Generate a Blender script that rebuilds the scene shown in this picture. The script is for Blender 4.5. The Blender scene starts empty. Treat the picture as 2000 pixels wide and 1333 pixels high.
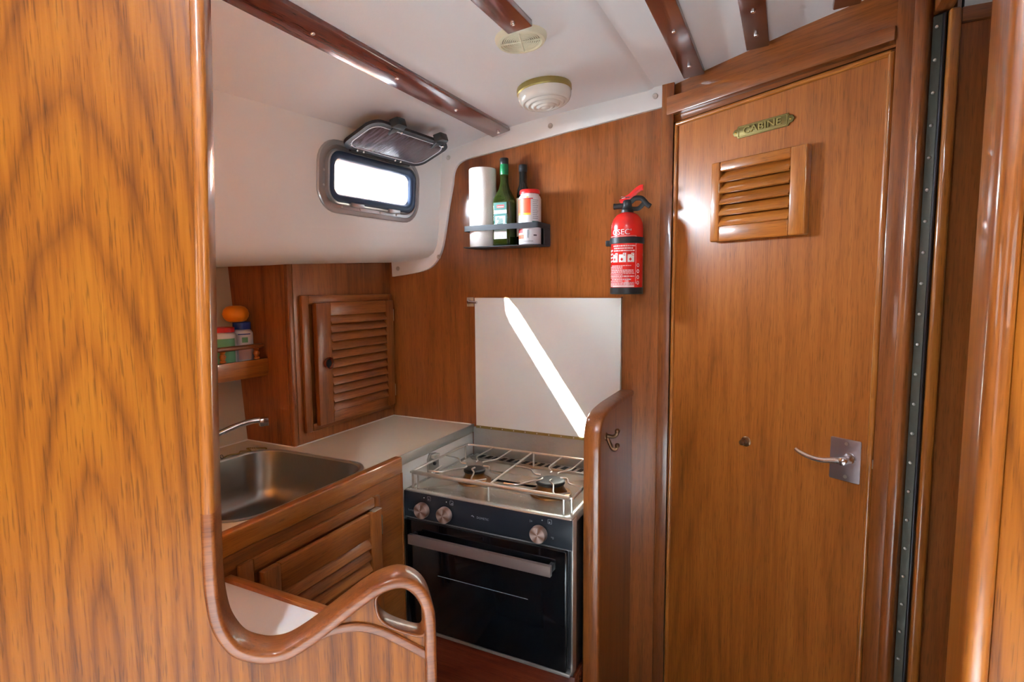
import bpy, bmesh, math, random
from mathutils import Vector, Matrix
from mathutils.geometry import tessellate_polygon
random.seed(7)
sc = bpy.context.scene
COL = sc.collection
PI = math.pi

# ------------------------------------------------------------------ camera
cam = bpy.data.cameras.new('camera')
cam.sensor_width = 36.0
cam.lens = 36.0 * 1091 / 2000
cam.clip_start = 0.01
camo = bpy.data.objects.new('camera', cam); COL.objects.link(camo)
camo.matrix_world = Matrix(((0.89768011, -0.03482881, 0.43926914, 0),
                            (0.44058901, 0.08721697, -0.8934621, 0),
                            (-0.0071935, 0.99558031, 0.09363813, 1.38), (0, 0, 0, 1)))
sc.camera = camo
sc.view_settings.view_transform = 'Standard'
sc.view_settings.look = 'None'
sc.view_settings.gamma = 1.0
sc.view_settings.use_curve_mapping = False
sc.view_settings.exposure = 0.9

# ------------------------------------------------------------------ sky, sun, added lamps
W = bpy.data.worlds.new('sky'); sc.world = W; W.use_nodes = True
bg = W.node_tree.nodes['Background']
bg.inputs[0].default_value = (0.76, 0.89, 1.0, 1); bg.inputs[1].default_value = 110.0

SUN_D = Vector((-0.30, 1.0, -0.50)).normalized()
sun = bpy.data.lights.new('sun', 'SUN'); sun.energy = 60; sun.angle = 0.004; sun.color = (1, 0.97, 0.9)
suno = bpy.data.objects.new('sun', sun); COL.objects.link(suno)
suno.rotation_euler = SUN_D.to_track_quat('-Z', 'Y').to_euler()
suno.location = (0.5, -1.5, 3)

def area(name, loc, direction, sx, sy, energy, color=(1, 1, 1), portal=False):
    l = bpy.data.lights.new(name, 'AREA'); l.shape = 'RECTANGLE'; l.size = sx; l.size_y = sy
    l.energy = energy; l.color = color
    if portal: l.cycles.is_portal = True
    o = bpy.data.objects.new(name, l); COL.objects.link(o); o.location = loc
    o.rotation_euler = Vector(direction).to_track_quat('-Z', 'Y').to_euler()
    return o
area('companionway_bounce_lamp', (0.35, -1.0, 2.12), (0, 0, -1), 0.8, 0.9, 80, (0.78, 0.91, 1)).data.spread = 1.2  # overhead lamp aimed at the floor so its bounce lifts the galley ceiling
area('saloon_fill_light_port', (-1.62, -1.35, 1.5), (1, 0.3, -0.1), 1.2, 0.34, 3, (0.85, 0.94, 1))  # added fill lamp on the port side, no window is built here
area('saloon_fill_light_starboard', (1.42, -0.75, 1.5), (-1, 0.1, -0.1), 1.2, 0.34, 2.5, (0.85, 0.94, 1))  # added fill lamp to starboard, the wall behind it is closed
area('rear_fill_light', (0.1, -2.30, 1.35), (0, 1, 0.02), 0.75, 1.1, 3, (0.88, 0.95, 1))  # added lamp at the back wall to brighten the galley from the front
area('galley_port_sky', (-1.20, 1.372, 1.70), (1, -0.1, -0.05), 0.33, 0.12, 1, portal=True)
area('fore_cabin_fill_light', (0.6, 1.85, 1.93), (0, 0, -1), 0.4, 0.3, 3, (0.85, 0.95, 1))  # small lamp added to brighten the closed cabin beyond the right hand door

# ------------------------------------------------------------------ materials
def lin(c):
    return tuple((x / 255 / 12.92) if x / 255 <= 0.04045 else ((x / 255 + 0.055) / 1.055) ** 2.4 for x in c) + (1.0,)
MATS = {}
def base_mat(name):
    m = bpy.data.materials.new(name); m.use_nodes = True
    nt = m.node_tree; b = nt.nodes['Principled BSDF']
    MATS[name] = m
    return m, nt, b
def plain(name, rgb, rough=0.5, metal=0.0, coat=0.0, bump=0.0, bscale=200.0, var=0.0, vscale=6.0, ior=1.45, trans=0.0, stretch=None):
    m, nt, b = base_mat(name)
    N = nt.nodes; L = nt.links
    b.inputs['Base Color'].default_value = lin(rgb)
    b.inputs['Roughness'].default_value = rough
    b.inputs['Metallic'].default_value = metal
    b.inputs['Coat Weight'].default_value = coat
    b.inputs['Coat Roughness'].default_value = 0.05
    b.inputs['IOR'].default_value = ior
    b.inputs['Transmission Weight'].default_value = trans
    tc = N.new('ShaderNodeTexCoord'); mp = N.new('ShaderNodeMapping')
    L.new(tc.outputs['Object'], mp.inputs[0])
    if stretch: mp.inputs['Scale'].default_value = stretch
    nz = N.new('ShaderNodeTexNoise'); nz.inputs['Scale'].default_value = vscale; nz.inputs['Detail'].default_value = 4
    L.new(mp.outputs[0], nz.inputs['Vector'])
    mx = N.new('ShaderNodeMix'); mx.data_type = 'RGBA'; mx.blend_type = 'MIX'
    c = lin(rgb)
    mx.inputs[6].default_value = tuple(x * (1 - var) for x in c[:3]) + (1,)
    mx.inputs[7].default_value = tuple(min(1, x * (1 + var)) for x in c[:3]) + (1,)
    L.new(nz.outputs[0], mx.inputs[0]); L.new(mx.outputs[2], b.inputs['Base Color'])
    if bump > 0:
        n2 = N.new('ShaderNodeTexNoise'); n2.inputs['Scale'].default_value = bscale; n2.inputs['Detail'].default_value = 3
        L.new(mp.outputs[0], n2.inputs['Vector'])
        bp = N.new('ShaderNodeBump'); bp.inputs['Strength'].default_value = bump; bp.inputs['Distance'].default_value = 0.002
        L.new(n2.outputs[0], bp.inputs['Height']); L.new(bp.outputs[0], b.inputs['Normal'])
    return m

def wood(name, dark, mid, light, axis='z', rings=16.0, rscale=2.6, stretch=0.10, rough=0.34, coat=0.55, coat_rough=0.09, figure=0.15, pores=0.32, spec=0.35, cath=None):
    m, nt, b = base_mat(name)
    N = nt.nodes; L = nt.links
    tc = N.new('ShaderNodeTexCoord'); oi = N.new('ShaderNodeObjectInfo')
    ofs = N.new('ShaderNodeVectorMath'); ofs.operation = 'SCALE'
    ofs.inputs[0].default_value = (13.1, 7.7, 9.3); L.new(oi.outputs['Random'], ofs.inputs['Scale'])
    add = N.new('ShaderNodeVectorMath'); add.operation = 'ADD'
    L.new(tc.outputs['Object'], add.inputs[0]); L.new(ofs.outputs[0], add.inputs[1])
    def mapped(along, across):
        mp = N.new('ShaderNodeMapping')
        mp.inputs['Scale'].default_value = tuple(along if a == axis else across for a in 'xyz')
        L.new(add.outputs[0], mp.inputs[0]); return mp
    def noise(mp, scale, detail, dist=0.0, rgh=0.5):
        n = N.new('ShaderNodeTexNoise'); n.inputs['Scale'].default_value = scale
        n.inputs['Detail'].default_value = detail; n.inputs['Distortion'].default_value = dist
        n.inputs['Roughness'].default_value = rgh
        L.new(mp.outputs[0], n.inputs['Vector']); return n.outputs[0]
    def math_(op, a, c=None):
        n = N.new('ShaderNodeMath'); n.operation = op
        for i, v in enumerate((a, c)):
            if v is None: continue
            if isinstance(v, (int, float)): n.inputs[i].default_value = v
            else: L.new(v, n.inputs[i])
        return n.outputs[0]
    big = noise(mapped(stretch, 1.0), rscale, 1.5, 0.35, 0.45)
    warp = noise(mapped(0.06, 1.0), 38, 3, 0.0, 0.6)
    ph = math_('ADD', math_('MULTIPLY', big, rings), math_('MULTIPLY', warp, 0.55))
    if cath:                                  # cathedral figure around the heart of the sawn leaf
        sub = N.new('ShaderNodeVectorMath'); sub.operation = 'SUBTRACT'; sub.inputs[1].default_value = cath[:3]
        L.new(tc.outputs['Object'], sub.inputs[0])
        mpc = N.new('ShaderNodeMapping'); mpc.inputs['Scale'].default_value = (1.0, 0.0, cath[3]); L.new(sub.outputs[0], mpc.inputs[0])
        ln = N.new('ShaderNodeVectorMath'); ln.operation = 'LENGTH'; L.new(mpc.outputs[0], ln.inputs[0])
        ph = math_('ADD', math_('MULTIPLY', ln.outputs['Value'], cath[4]), math_('ADD', math_('MULTIPLY', big, 5.0), math_('MULTIPLY', warp, 0.6)))
    tri = math_('PINGPONG', ph, 0.5)
    ring = math_('POWER', math_('MULTIPLY', tri, 2.0), 2.2)
    fib = noise(mapped(0.03, 1.0), 260, 3, 0.0, 0.6)
    fib2 = noise(mapped(0.05, 1.0), 55, 3, 0.2, 0.6)
    tone = noise(mapped(0.3, 1.0), 2.4, 2, 0.3)
    # colour position 0..1
    v = math_('ADD', math_('MULTIPLY', ring, -figure), math_('MULTIPLY', fib, 0.55))
    v = math_('ADD', v, math_('MULTIPLY', fib2, 0.55))
    v = math_('ADD', v, math_('MULTIPLY', tone, 0.75))
    v = math_('SUBTRACT', v, 0.42 - figure * 0.30)
    rp = N.new('ShaderNodeValToRGB'); e = rp.color_ramp.elements
    e[0].position = 0.12; e[0].color = lin(dark)
    e[1].position = 0.88; e[1].color = lin(light)
    k = e.new(0.5); k.color = lin(mid)
    L.new(v, rp.inputs[0])
    # dark pore flecks
    po = noise(mapped(0.05, 1.0), 560, 1)
    pr = N.new('ShaderNodeValToRGB'); pr.color_ramp.elements[0].position = 0.30; pr.color_ramp.elements[1].position = 0.42
    pr.color_ramp.elements[0].color = (1 - pores, 1 - pores, 1 - pores, 1); pr.color_ramp.elements[1].color = (1, 1, 1, 1)
    L.new(po, pr.inputs[0])
    mx = N.new('ShaderNodeMix'); mx.data_type = 'RGBA'; mx.blend_type = 'MULTIPLY'; mx.inputs[0].default_value = 1
    L.new(rp.outputs[0], mx.inputs[6]); L.new(pr.outputs[0], mx.inputs[7])
    hv = N.new('ShaderNodeHueSaturation')
    vv = math_('ADD', math_('MULTIPLY', oi.outputs['Random'], 0.16), 0.92)
    L.new(vv, hv.inputs['Value']); L.new(mx.outputs[2], hv.inputs['Color'])
    L.new(hv.outputs[0], b.inputs['Base Color'])
    b.inputs['Roughness'].default_value = rough
    b.inputs['Coat Weight'].default_value = coat; b.inputs['Coat Roughness'].default_value = coat_rough
    b.inputs['Specular IOR Level'].default_value = spec
    bp = N.new('ShaderNodeBump'); bp.inputs['Strength'].default_value = 0.05; bp.inputs['Distance'].default_value = 0.002
    L.new(fib, bp.inputs['Height']); L.new(bp.outputs[0], b.inputs['Normal'])
    L.new(bp.outputs[0], b.inputs['Coat Normal'])
    return m

TD, TM, TL = (92, 44, 15), (132, 71, 28), (156, 91, 42)
for ax in 'xyz':
    wood('teak_' + ax, TD, TM, TL, ax)
    wood('gold_' + ax, (118, 60, 18), (160, 92, 32), (184, 116, 50), ax, rings=14, figure=0.22, coat=0.8, coat_rough=0.05, rough=0.3)
    wood('cup_' + ax, (92, 44, 15), (136, 75, 29), (160, 95, 44), ax, figure=0.2, coat=0.3, coat_rough=0.2, rough=0.42)
    wood('mahog_' + ax, (66, 24, 14), (98, 40, 24), (122, 56, 36), ax, figure=0.15, coat=0.6, coat_rough=0.12, rough=0.25)
wood('veneer_left', (86, 40, 4), (132, 70, 8), (154, 91, 18), 'z', rings=30, rscale=3.0, stretch=0.25, figure=0.27, cath=(-0.40, 0, 0.93, 0.17, 46.0), coat=0.08, coat_rough=0.2, pores=0.35, rough=0.45, spec=0.12)
wood('door_teak', (104, 51, 14), (148, 82, 29), (170, 101, 43), 'z', rings=18, rscale=2.2, stretch=0.12, figure=0.14, coat=0.4, coat_rough=0.22)
wood('rail_teak', (80, 36, 12), (116, 60, 24), (140, 80, 38), 'x', figure=0.2, coat=0.25, coat_rough=0.07, rough=0.36, spec=0.2)
plain('vinyl', (241, 240, 241), 0.62, bump=0.12, bscale=420, var=0.02)
plain('vinyl_wall', (240, 237, 234), 0.6, bump=0.1, bscale=420, var=0.02)
plain('trim_white', (238, 238, 237), 0.35, var=0.015)
plain('hull_cream', (206, 198, 180), 0.55, var=0.04)
plain('laminate', (206, 198, 178), 0.42, var=0.035, bump=0.04, bscale=600)
plain('laminate_white', (226, 228, 226), 0.35, var=0.01)
plain('cover_white', (226, 228, 222), 0.38, var=0.012)
plain('caulk', (232, 230, 224), 0.5)
plain('aluminium', (196, 200, 198), 0.32, metal=0.85, var=0.05)
plain('alu_frame', (172, 170, 170), 0.33, metal=0.75, var=0.05)
plain('steel', (206, 204, 198), 0.30, metal=0.85, var=0.06, vscale=12)
plain('steel_brushed', (178, 176, 172), 0.30, metal=1.0, var=0.10, vscale=90, stretch=(1, 0.05, 1), bump=0.03, bscale=500)
plain('sink_steel', (150, 146, 140), 0.30, metal=1.0, var=0.06, vscale=160, stretch=(1, 0.08, 0.3))
plain('crinkled_steel', (186, 188, 186), 0.34, metal=0.75, bump=0.9, bscale=45, var=0.12, vscale=14)
plain('hob_steel', (204, 204, 196), 0.26, metal=0.68, var=0.06, vscale=14)
plain('plate_steel', (158, 144, 146), 0.34, metal=0.85, var=0.08, vscale=30)
plain('chrome', (230, 230, 232), 0.14, metal=0.92)
plain('dark_steel', (70, 70, 74), 0.35, metal=0.9, var=0.08)
plain('hinge_steel', (88, 88, 79), 0.45, metal=0.35, var=0.12, vscale=30)
plain('brass', (176, 140, 66), 0.32, metal=0.9, var=0.15, vscale=40)
plain('brass_dull', (150, 132, 76), 0.45, metal=0.7, var=0.2, vscale=50)
plain('brass_dark', (116, 100, 54), 0.5, metal=0.6, var=0.2, vscale=50)
plain('bronze', (128, 96, 70), 0.3, metal=0.9, var=0.2, vscale=60)
plain('burnt_brass', (120, 84, 46), 0.35, metal=0.9, var=0.3, vscale=60)
plain('black_gloss', (13, 15, 18), 0.08, coat=0.4)
plain('black_panel', (30, 35, 42), 0.28, coat=0.2)
plain('black_plastic', (26, 27, 29), 0.42)
plain('gap_shade', (9, 8, 7), 0.8)  # near-black that paints in the shade inside gaps, slots and holes
plain('rack_black', (44, 48, 54), 0.45)
plain('rubber', (34, 48, 70), 0.4)  # navy tint puts the glow around the bright porthole into the colour
plain('red_paint', (214, 32, 26), 0.25, coat=0.5)
plain('red_plastic', (206, 28, 26), 0.35)
plain('blue_plastic', (28, 60, 150), 0.35)
plain('paper', (238, 238, 236), 0.85, bump=0.35, bscale=260)
plain('print_white', (240, 238, 236), 0.5)
plain('print_pink', (236, 200, 198), 0.5)
plain('print_grey', (150, 152, 156), 0.5)
plain('print_dark', (70, 66, 78), 0.5)
plain('print_green', (104, 168, 128), 0.5)
plain('print_teal', (58, 124, 120), 0.5)
plain('label_green', (38, 96, 88), 0.5)
plain('label_mint', (170, 206, 200), 0.5)
plain('label_red', (206, 46, 48), 0.5)
plain('label_orange', (232, 88, 52), 0.5)
plain('label_yellow', (238, 190, 60), 0.5)
plain('jar_white', (226, 228, 234), 0.35)
plain('cap_green', (20, 112, 66), 0.35)
plain('orange_peel', (232, 138, 18), 0.42, bump=0.25, bscale=320, var=0.06)
plain('vent_beige', (222, 214, 186), 0.45)
plain('vent_dark', (112, 104, 78), 0.7)
plain('opal_glass', (232, 230, 222), 0.18, coat=0.4)
plain('floor_dark', (70, 40, 20), 0.4)
plain('glass_oil', (92, 110, 44), 0.05, trans=0.85, ior=1.45)
plain('glass_dark', (24, 22, 20), 0.06, coat=0.4)
plain('grey_print', (120, 124, 128), 0.4)

def knob_metal():
    m, nt, b = base_mat('spun_metal'); N = nt.nodes; L = nt.links
    tc = N.new('ShaderNodeTexCoord'); sp = N.new('ShaderNodeSeparateXYZ'); L.new(tc.outputs['Object'], sp.inputs[0])
    at = N.new('ShaderNodeMath'); at.operation = 'ARCTAN2'; L.new(sp.outputs[2], at.inputs[0]); L.new(sp.outputs[0], at.inputs[1])
    mu = N.new('ShaderNodeMath'); mu.operation = 'MULTIPLY'; mu.inputs[1].default_value = 4.0; L.new(at.outputs[0], mu.inputs[0])
    si = N.new('ShaderNodeMath'); si.operation = 'SINE'; L.new(mu.outputs[0], si.inputs[0])
    rp = N.new('ShaderNodeValToRGB'); rp.color_ramp.elements[0].color = lin((150, 112, 92)); rp.color_ramp.elements[1].color = lin((226, 206, 196))  # light and dark sectors paint in the radial glint of the spun metal
    ma = N.new('ShaderNodeMath'); ma.operation = 'MULTIPLY_ADD'; ma.inputs[1].default_value = 0.5; ma.inputs[2].default_value = 0.5
    L.new(si.outputs[0], ma.inputs[0]); L.new(ma.outputs[0], rp.inputs[0]); L.new(rp.outputs[0], b.inputs['Base Color'])
    b.inputs['Metallic'].default_value = 0.7; b.inputs['Roughness'].default_value = 0.3
    b.inputs['Anisotropic'].default_value = 0.8
knob_metal()
plain('handle_metal', (140, 122, 116), 0.36, metal=0.6, var=0.08, vscale=60, stretch=(0.05, 1, 1))
def smoked():
    m, nt, b = base_mat('smoked_acrylic'); N = nt.nodes; L = nt.links
    out = N['Material Output']
    b.inputs['Base Color'].default_value = lin((66, 50, 54)); b.inputs['Roughness'].default_value = 0.22
    tr = N.new('ShaderNodeBsdfTransparent'); tr.inputs[0].default_value = lin((150, 120, 122))
    tc = N.new('ShaderNodeTexCoord'); mp = N.new('ShaderNodeMapping'); mp.inputs['Scale'].default_value = (70, 9, 1); mp.inputs['Rotation'].default_value = (0, 0, 0.35)
    nz = N.new('ShaderNodeTexNoise'); nz.inputs['Scale'].default_value = 2; nz.inputs['Detail'].default_value = 4
    L.new(tc.outputs['Object'], mp.inputs[0]); L.new(mp.outputs[0], nz.inputs['Vector'])
    rp = N.new('ShaderNodeValToRGB'); rp.color_ramp.elements[0].position = 0.42; rp.color_ramp.elements[1].position = 0.75
    rp.color_ramp.elements[0].color = lin((74, 58, 60)); rp.color_ramp.elements[1].color = lin((118, 106, 112))
    L.new(nz.outputs[0], rp.inputs[0]); L.new(rp.outputs[0], b.inputs['Base Color'])
    mx = N.new('ShaderNodeMixShader'); mx.inputs[0].default_value = 0.62
    L.new(tr.outputs[0], mx.inputs[1]); L.new(b.outputs[0], mx.inputs[2]); L.new(mx.outputs[0], out.inputs['Surface'])
smoked()
plain('smoked_rim', (24, 18, 20), 0.6)

# ------------------------------------------------------------------ mesh builder
class MB:
    def __init__(s): s.v = []; s.f = []
    def add(s, vs, fs):
        o = len(s.v); s.v += [Vector(p) for p in vs]; s.f += [tuple(i + o for i in f) for f in fs]; return s
    def box(s, x0, x1, y0, y1, z0, z1):
        return s.add([(x, y, z) for x in (x0, x1) for y in (y0, y1) for z in (z0, z1)],
                     [(0, 1, 3, 2), (4, 6, 7, 5), (0, 4, 5, 1), (2, 3, 7, 6), (0, 2, 6, 4), (1, 5, 7, 3)])
    def prism(s, poly, plane, a, b, holes=()):
        loops = [list(poly)] + [list(h) for h in holes]
        flat = [p for l in loops for p in l]
        tris = tessellate_polygon([[Vector((p[0], p[1], 0)) for p in l] for l in loops])
        def to3(p, t):
            return {'xy': (p[0], p[1], t), 'xz': (p[0], t, p[1]), 'yz': (t, p[0], p[1])}[plane]
        n = len(flat)
        fs = [tuple(t) for t in tris] + [tuple(i + n for i in reversed(t)) for t in tris]
        k = 0
        for l in loops:
            m = len(l)
            for i in range(m):
                j = (i + 1) % m
                fs.append((k + i, k + j, k + j + n, k + i + n))
            k += m
        return s.add([to3(p, a) for p in flat] + [to3(p, b) for p in flat], fs)
    def tube(s, path, r, n=10, closed=False, up=(0, 0, 1), rv=None, caps=True):
        P = [Vector(p) for p in path]; m = len(P)
        rs = r if isinstance(r, (list, tuple)) else [r] * m
        upv = Vector(up); rings = []
        for i in range(m):
            if closed: t = (P[(i + 1) % m] - P[i - 1])
            else: t = P[min(i + 1, m - 1)] - P[max(i - 1, 0)]
            t.normalize()
            a = upv.cross(t)
            if a.length < 1e-4: a = Vector((1, 0, 0)).cross(t)
            if a.length < 1e-4: a = Vector((0, 1, 0)).cross(t)
            a.normalize(); b2 = t.cross(a).normalized()
            ru = rs[i]; rw = ru if rv is None else (rv[i] if isinstance(rv, list) else rv)
            rings.append([P[i] + a * ru * math.cos(2 * PI * k / n) + b2 * rw * math.sin(2 * PI * k / n) for k in range(n)])
        vs = [p for rg in rings for p in rg]; fs = []
        for i in range(m if closed else m - 1):
            j = (i + 1) % m
            for k in range(n):
                l = (k + 1) % n
                fs.append((i * n + k, i * n + l, j * n + l, j * n + k))
        if caps and not closed:
            fs.append(tuple(reversed(range(n)))); fs.append(tuple((m - 1) * n + k for k in range(n)))
        return s.add(vs, fs)
    def lathe(s, prof, c=(0, 0, 0), n=32, axis='z', caps=True):
        vs = []; fs = []; m = len(prof); c = Vector(c)
        for r, h in prof:
            for k in range(n):
                a = 2 * PI * k / n; x, y = r * math.cos(a), r * math.sin(a)
                d = {'z': (x, y, h), 'y': (x, h, y), 'x': (h, x, y)}[axis]
                vs.append(c + Vector(d))
        for i in range(m - 1):
            for k in range(n):
                l = (k + 1) % n
                fs.append((i * n + k, i * n + l, (i + 1) * n + l, (i + 1) * n + k))
        if caps: fs.append(tuple(range(n))); fs.append(tuple((m - 1) * n + k for k in range(n)))
        return s.add(vs, fs)
    def loops(s, rings, closed_ends=False):
        n = len(rings[0]); vs = [p for r in rings for p in r]; fs = []
        for i in range(len(rings) - 1):
            for k in range(n):
                l = (k + 1) % n
                fs.append((i * n + k, i * n + l, (i + 1) * n + l, (i + 1) * n + k))
        if closed_ends:
            fs.append(tuple(range(n))); fs.append(tuple((len(rings) - 1) * n + k for k in range(n)))
        return s.add(vs, fs)
    def sphere(s, c, r, n=16, sz=1.0):
        prof = [(max(1e-5, r * math.sin(PI * i / n)), -r * sz * math.cos(PI * i / n)) for i in range(n + 1)]
        return s.lathe(prof, c, n * 2)
    def xf(s, M):
        s.v = [M @ p for p in s.v]; return s

def rrect(cx, cy, hx, hy, r, n=6):
    out = []
    for qx, qy, a0 in ((1, 1, 0), (-1, 1, 90), (-1, -1, 180), (1, -1, 270)):
        for i in range(n + 1):
            a = math.radians(a0 + 90 * i / n)
            out.append((cx + qx * (hx - r) + r * math.cos(a), cy + qy * (hy - r) + r * math.sin(a)))
    return out
def catmull(pts, sub=6, closed=False):
    P = [Vector(p) for p in pts]; out = []; m = len(P)
    for i in range(m if closed else m - 1):
        p0 = P[(i - 1) % m] if (closed or i > 0) else P[0] * 2 - P[1]
        p1, p2 = P[i], P[(i + 1) % m]
        p3 = P[(i + 2) % m] if (closed or i + 2 < m) else P[-1] * 2 - P[-2]
        for k in range(sub):
            t = k / sub
            out.append(0.5 * ((2 * p1) + (p2 - p0) * t + (2 * p0 - 5 * p1 + 4 * p2 - p3) * t * t + (3 * p1 - p0 - 3 * p2 + p3) * t ** 3))
    if not closed: out.append(P[-1])
    return out

def mesh_of(name, mb, mat, bevel=0.0, seg=2, smooth=True, ang=40):
    me = bpy.data.meshes.new(name)
    bm = bmesh.new()
    vs = [bm.verts.new(p) for p in mb.v]
    for f in mb.f:
        try: bm.faces.new([vs[i] for i in f])
        except ValueError: pass
    bmesh.ops.recalc_face_normals(bm, faces=bm.faces)
    if bevel > 0:
        es = [e for e in bm.edges if len(e.link_faces) == 2 and e.calc_face_angle(0) > math.radians(35)]
        bmesh.ops.bevel(bm, geom=es, offset=bevel, segments=seg, profile=0.5, affect='EDGES', clamp_overlap=True)
    bm.to_mesh(me); bm.free()
    me.materials.append(MATS[mat])
    if smooth:
        me.polygons.foreach_set('use_smooth', [True] * len(me.polygons))
        me.set_sharp_from_angle(angle=math.radians(ang))
    return me
def world_of(o):
    M = o.matrix_basis.copy()
    while o.parent: o = o.parent; M = o.matrix_basis @ M
    return M
def obj(name, mb, mat, parent=None, bevel=0.0, seg=2, smooth=True, ang=40, local=False, origin=None, label=None, M=None):
    """origin: where the object's own origin sits (world, or the parent's frame when local); mesh given in the same frame."""
    if parent is not None and not local:
        mb.xf(world_of(parent).inverted())
        if origin is not None: origin = world_of(parent).inverted() @ Vector(origin)
    if origin is not None: mb.xf(Matrix.Translation(-Vector(origin)))
    o = bpy.data.objects.new(name, mesh_of(name, mb, mat, bevel, seg, smooth, ang))
    COL.objects.link(o)
    if origin is not None: o.location = origin
    if M is not None: o.matrix_basis = M
    if parent is not None: o.parent = parent
    if label: o['label'] = label
    return o
def tag(o, label, cat, group=None):
    o['label'] = label; o['category'] = cat
    if group: o['group'] = group
    return o
def thing(name, label, cat, loc=(0, 0, 0), M=None, group=None, rotz=0.0):
    o = bpy.data.objects.new(name, None); COL.objects.link(o); o.empty_display_size = 0.05
    if M is not None: o.matrix_basis = M
    else: o.location = loc; o.rotation_euler = (0, 0, rotz)
    if M is None: o.matrix_basis = Matrix.Translation(Vector(loc)) @ Matrix.Rotation(rotz, 4, 'Z')
    return tag(o, label, cat, group)
def struct(o, label, cat):
    o['kind'] = 'structure'; return tag(o, label, cat)
def dup(o, loc, parent=None):
    c = o.copy(); COL.objects.link(c); c.location = loc
    c.parent = parent if parent is not None else o.parent
    return c
def text_mb(s, size, depth=0.0006, align='CENTER', xs=1.0):
    cu = bpy.data.curves.new('t', 'FONT'); cu.body = s; cu.size = size; cu.extrude = depth / 2; cu.align_x = align; cu.align_y = 'CENTER'
    cu.resolution_u = 3
    o = bpy.data.objects.new('t', cu); COL.objects.link(o)
    dg = bpy.context.evaluated_depsgraph_get(); dg.update()
    me = bpy.data.meshes.new_from_object(o.evaluated_get(dg))
    mb = MB().add([(v.co.x * xs, v.co.y, v.co.z) for v in me.vertices], [tuple(p.vertices) for p in me.polygons])
    bpy.data.objects.remove(o); bpy.data.curves.remove(cu); bpy.data.meshes.remove(me)
    return mb
def frame_M(o, x, y, z):
    x, y, z = Vector(x), Vector(y), Vector(z)
    return Matrix(((x.x, y.x, z.x, o[0]), (x.y, y.y, z.y, o[1]), (x.z, y.z, z.z, o[2]), (0, 0, 0, 1)))
# frame of a vertical face that looks towards -Y: local x -> X, y -> Z, z -> -Y
def face_M(x, y, z): return frame_M((x, y, z), (1, 0, 0), (0, 0, 1), (0, -1, 0))

YB = 1.684                                   # the bulkhead behind the cooker
def interp(x, xs, ys):
    if x <= xs[0]: return ys[0] + (x - xs[0]) * (ys[1] - ys[0]) / (xs[1] - xs[0])
    for i in range(len(xs) - 1):
        if x <= xs[i + 1]: return ys[i] + (x - xs[i]) * (ys[i + 1] - ys[i]) / (xs[i + 1] - xs[i])
    return ys[-1]
CX = [-1.3, -1.084, -0.826, -0.58, -0.333, -0.1, 0.1, 0.6]
CZ = [1.808, 1.853, 1.908, 1.9325, 1.954, 1.972, 1.985, 1.995]
def camber(x): return interp(x, CX, CZ)
def slope(x): return (camber(x + 0.01) - camber(x - 0.01)) / 0.02

# ------------------------------------------------------------------ shell: floor, ceilings, bulkheads
o = obj('floor', MB().box(-1.75, 1.5, 0.545, 2.3, -0.04, 0.0), 'floor_dark'); struct(o, 'dark brown cabin sole below the cooker', 'floor')
o = obj('floor_saloon', MB().box(-1.75, 1.5, -2.35, 0.545, -0.04, 0.0), 'laminate_white'); struct(o, 'unseen saloon floor behind the viewer, made pale to bounce light', 'floor')  # pale colour chosen to reflect lamp light up to the galley ceiling

def ceil_strip(x0, x1, y0, y1, th, drop=0.0, n=10, soft=0.0):
    mb = MB(); xs = [x0 + (x1 - x0) * i / n for i in range(n + 1)]
    if soft: xs = xs[:-1] + [x1 - soft, x1 - soft * 0.4, x1]
    lo = []
    for x in xs:
        d = drop
        if soft and x > x1 - soft * 1.01:
            d = drop * (1 - ((x - (x1 - soft)) / soft) ** 2)
        lo.append((x, camber(x) - d))
    poly = lo + [(x, z + th) for x, z in reversed([(x, camber(x)) for x in xs])]
    return mb.prism(poly, 'xz', y0, y1)
o = obj('ceiling', ceil_strip(-1.32, -0.362, 0.55, 1.70, 0.03, 0.006, soft=0.02), 'vinyl', ang=50)
struct(o, 'white vinyl headlining panel above the galley with the vent and round lamp', 'ceiling')
o = obj('ceiling', ceil_strip(-0.362, 1.5, 0.54, 2.3, 0.03, 0.0), 'vinyl', ang=50)
struct(o, 'white vinyl headlining panel above the door with mahogany battens', 'ceiling')
# saloon deckhead behind the camera, with an added gap shaped to throw the sun streak
streakL = [(-0.846, 1.352), (-0.841, 1.297), (-0.825, 1.262), (-0.575, 0.896)]
streakR = [(-0.842, 1.354), (-0.802, 1.312), (-0.558, 0.960), (-0.556, 0.93)]
def slot(p):
    t = (2.15 - p[1]) / 0.5
    return (p[0] + 0.30 * t, 1.668 - t)
hole = [slot(p) for p in streakL] + [slot(p) for p in reversed(streakR)]
o = obj('ceiling', MB().prism([(-1.75, -2.35), (1.5, -2.35), (1.5, 0.556), (-1.75, 0.556)], 'xy', 2.15, 2.156, [hole]), 'vinyl')
struct(o, 'white saloon deckhead behind the viewer with an added gap shaped for the sun streak', 'ceiling')
o = obj('trim_1', MB().prism([(-1.75, 2.16), (1.48, 2.16), (1.48, 1.995), (0.6, 1.995), (0.1, 1.985), (-0.333, 1.954), (-0.84, 1.90), (-1.1, 1.846), (-1.32, 1.80), (-1.75, 1.80)], 'xz', 0.534, 0.556), 'vinyl')
struct(o, 'white header between saloon and galley ceilings', 'trim')
o = obj('wall_back', MB().box(-1.75, 1.5, -2.37, -2.35, 0, 2.16), 'teak_z'); struct(o, 'teak saloon bulkhead behind the viewer', 'wall')
o = obj('wall_right', MB().box(1.48, 1.5, -2.35, 2.3, 0, 2.16), 'teak_z'); struct(o, 'teak cabin side far to the right', 'wall')
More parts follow.
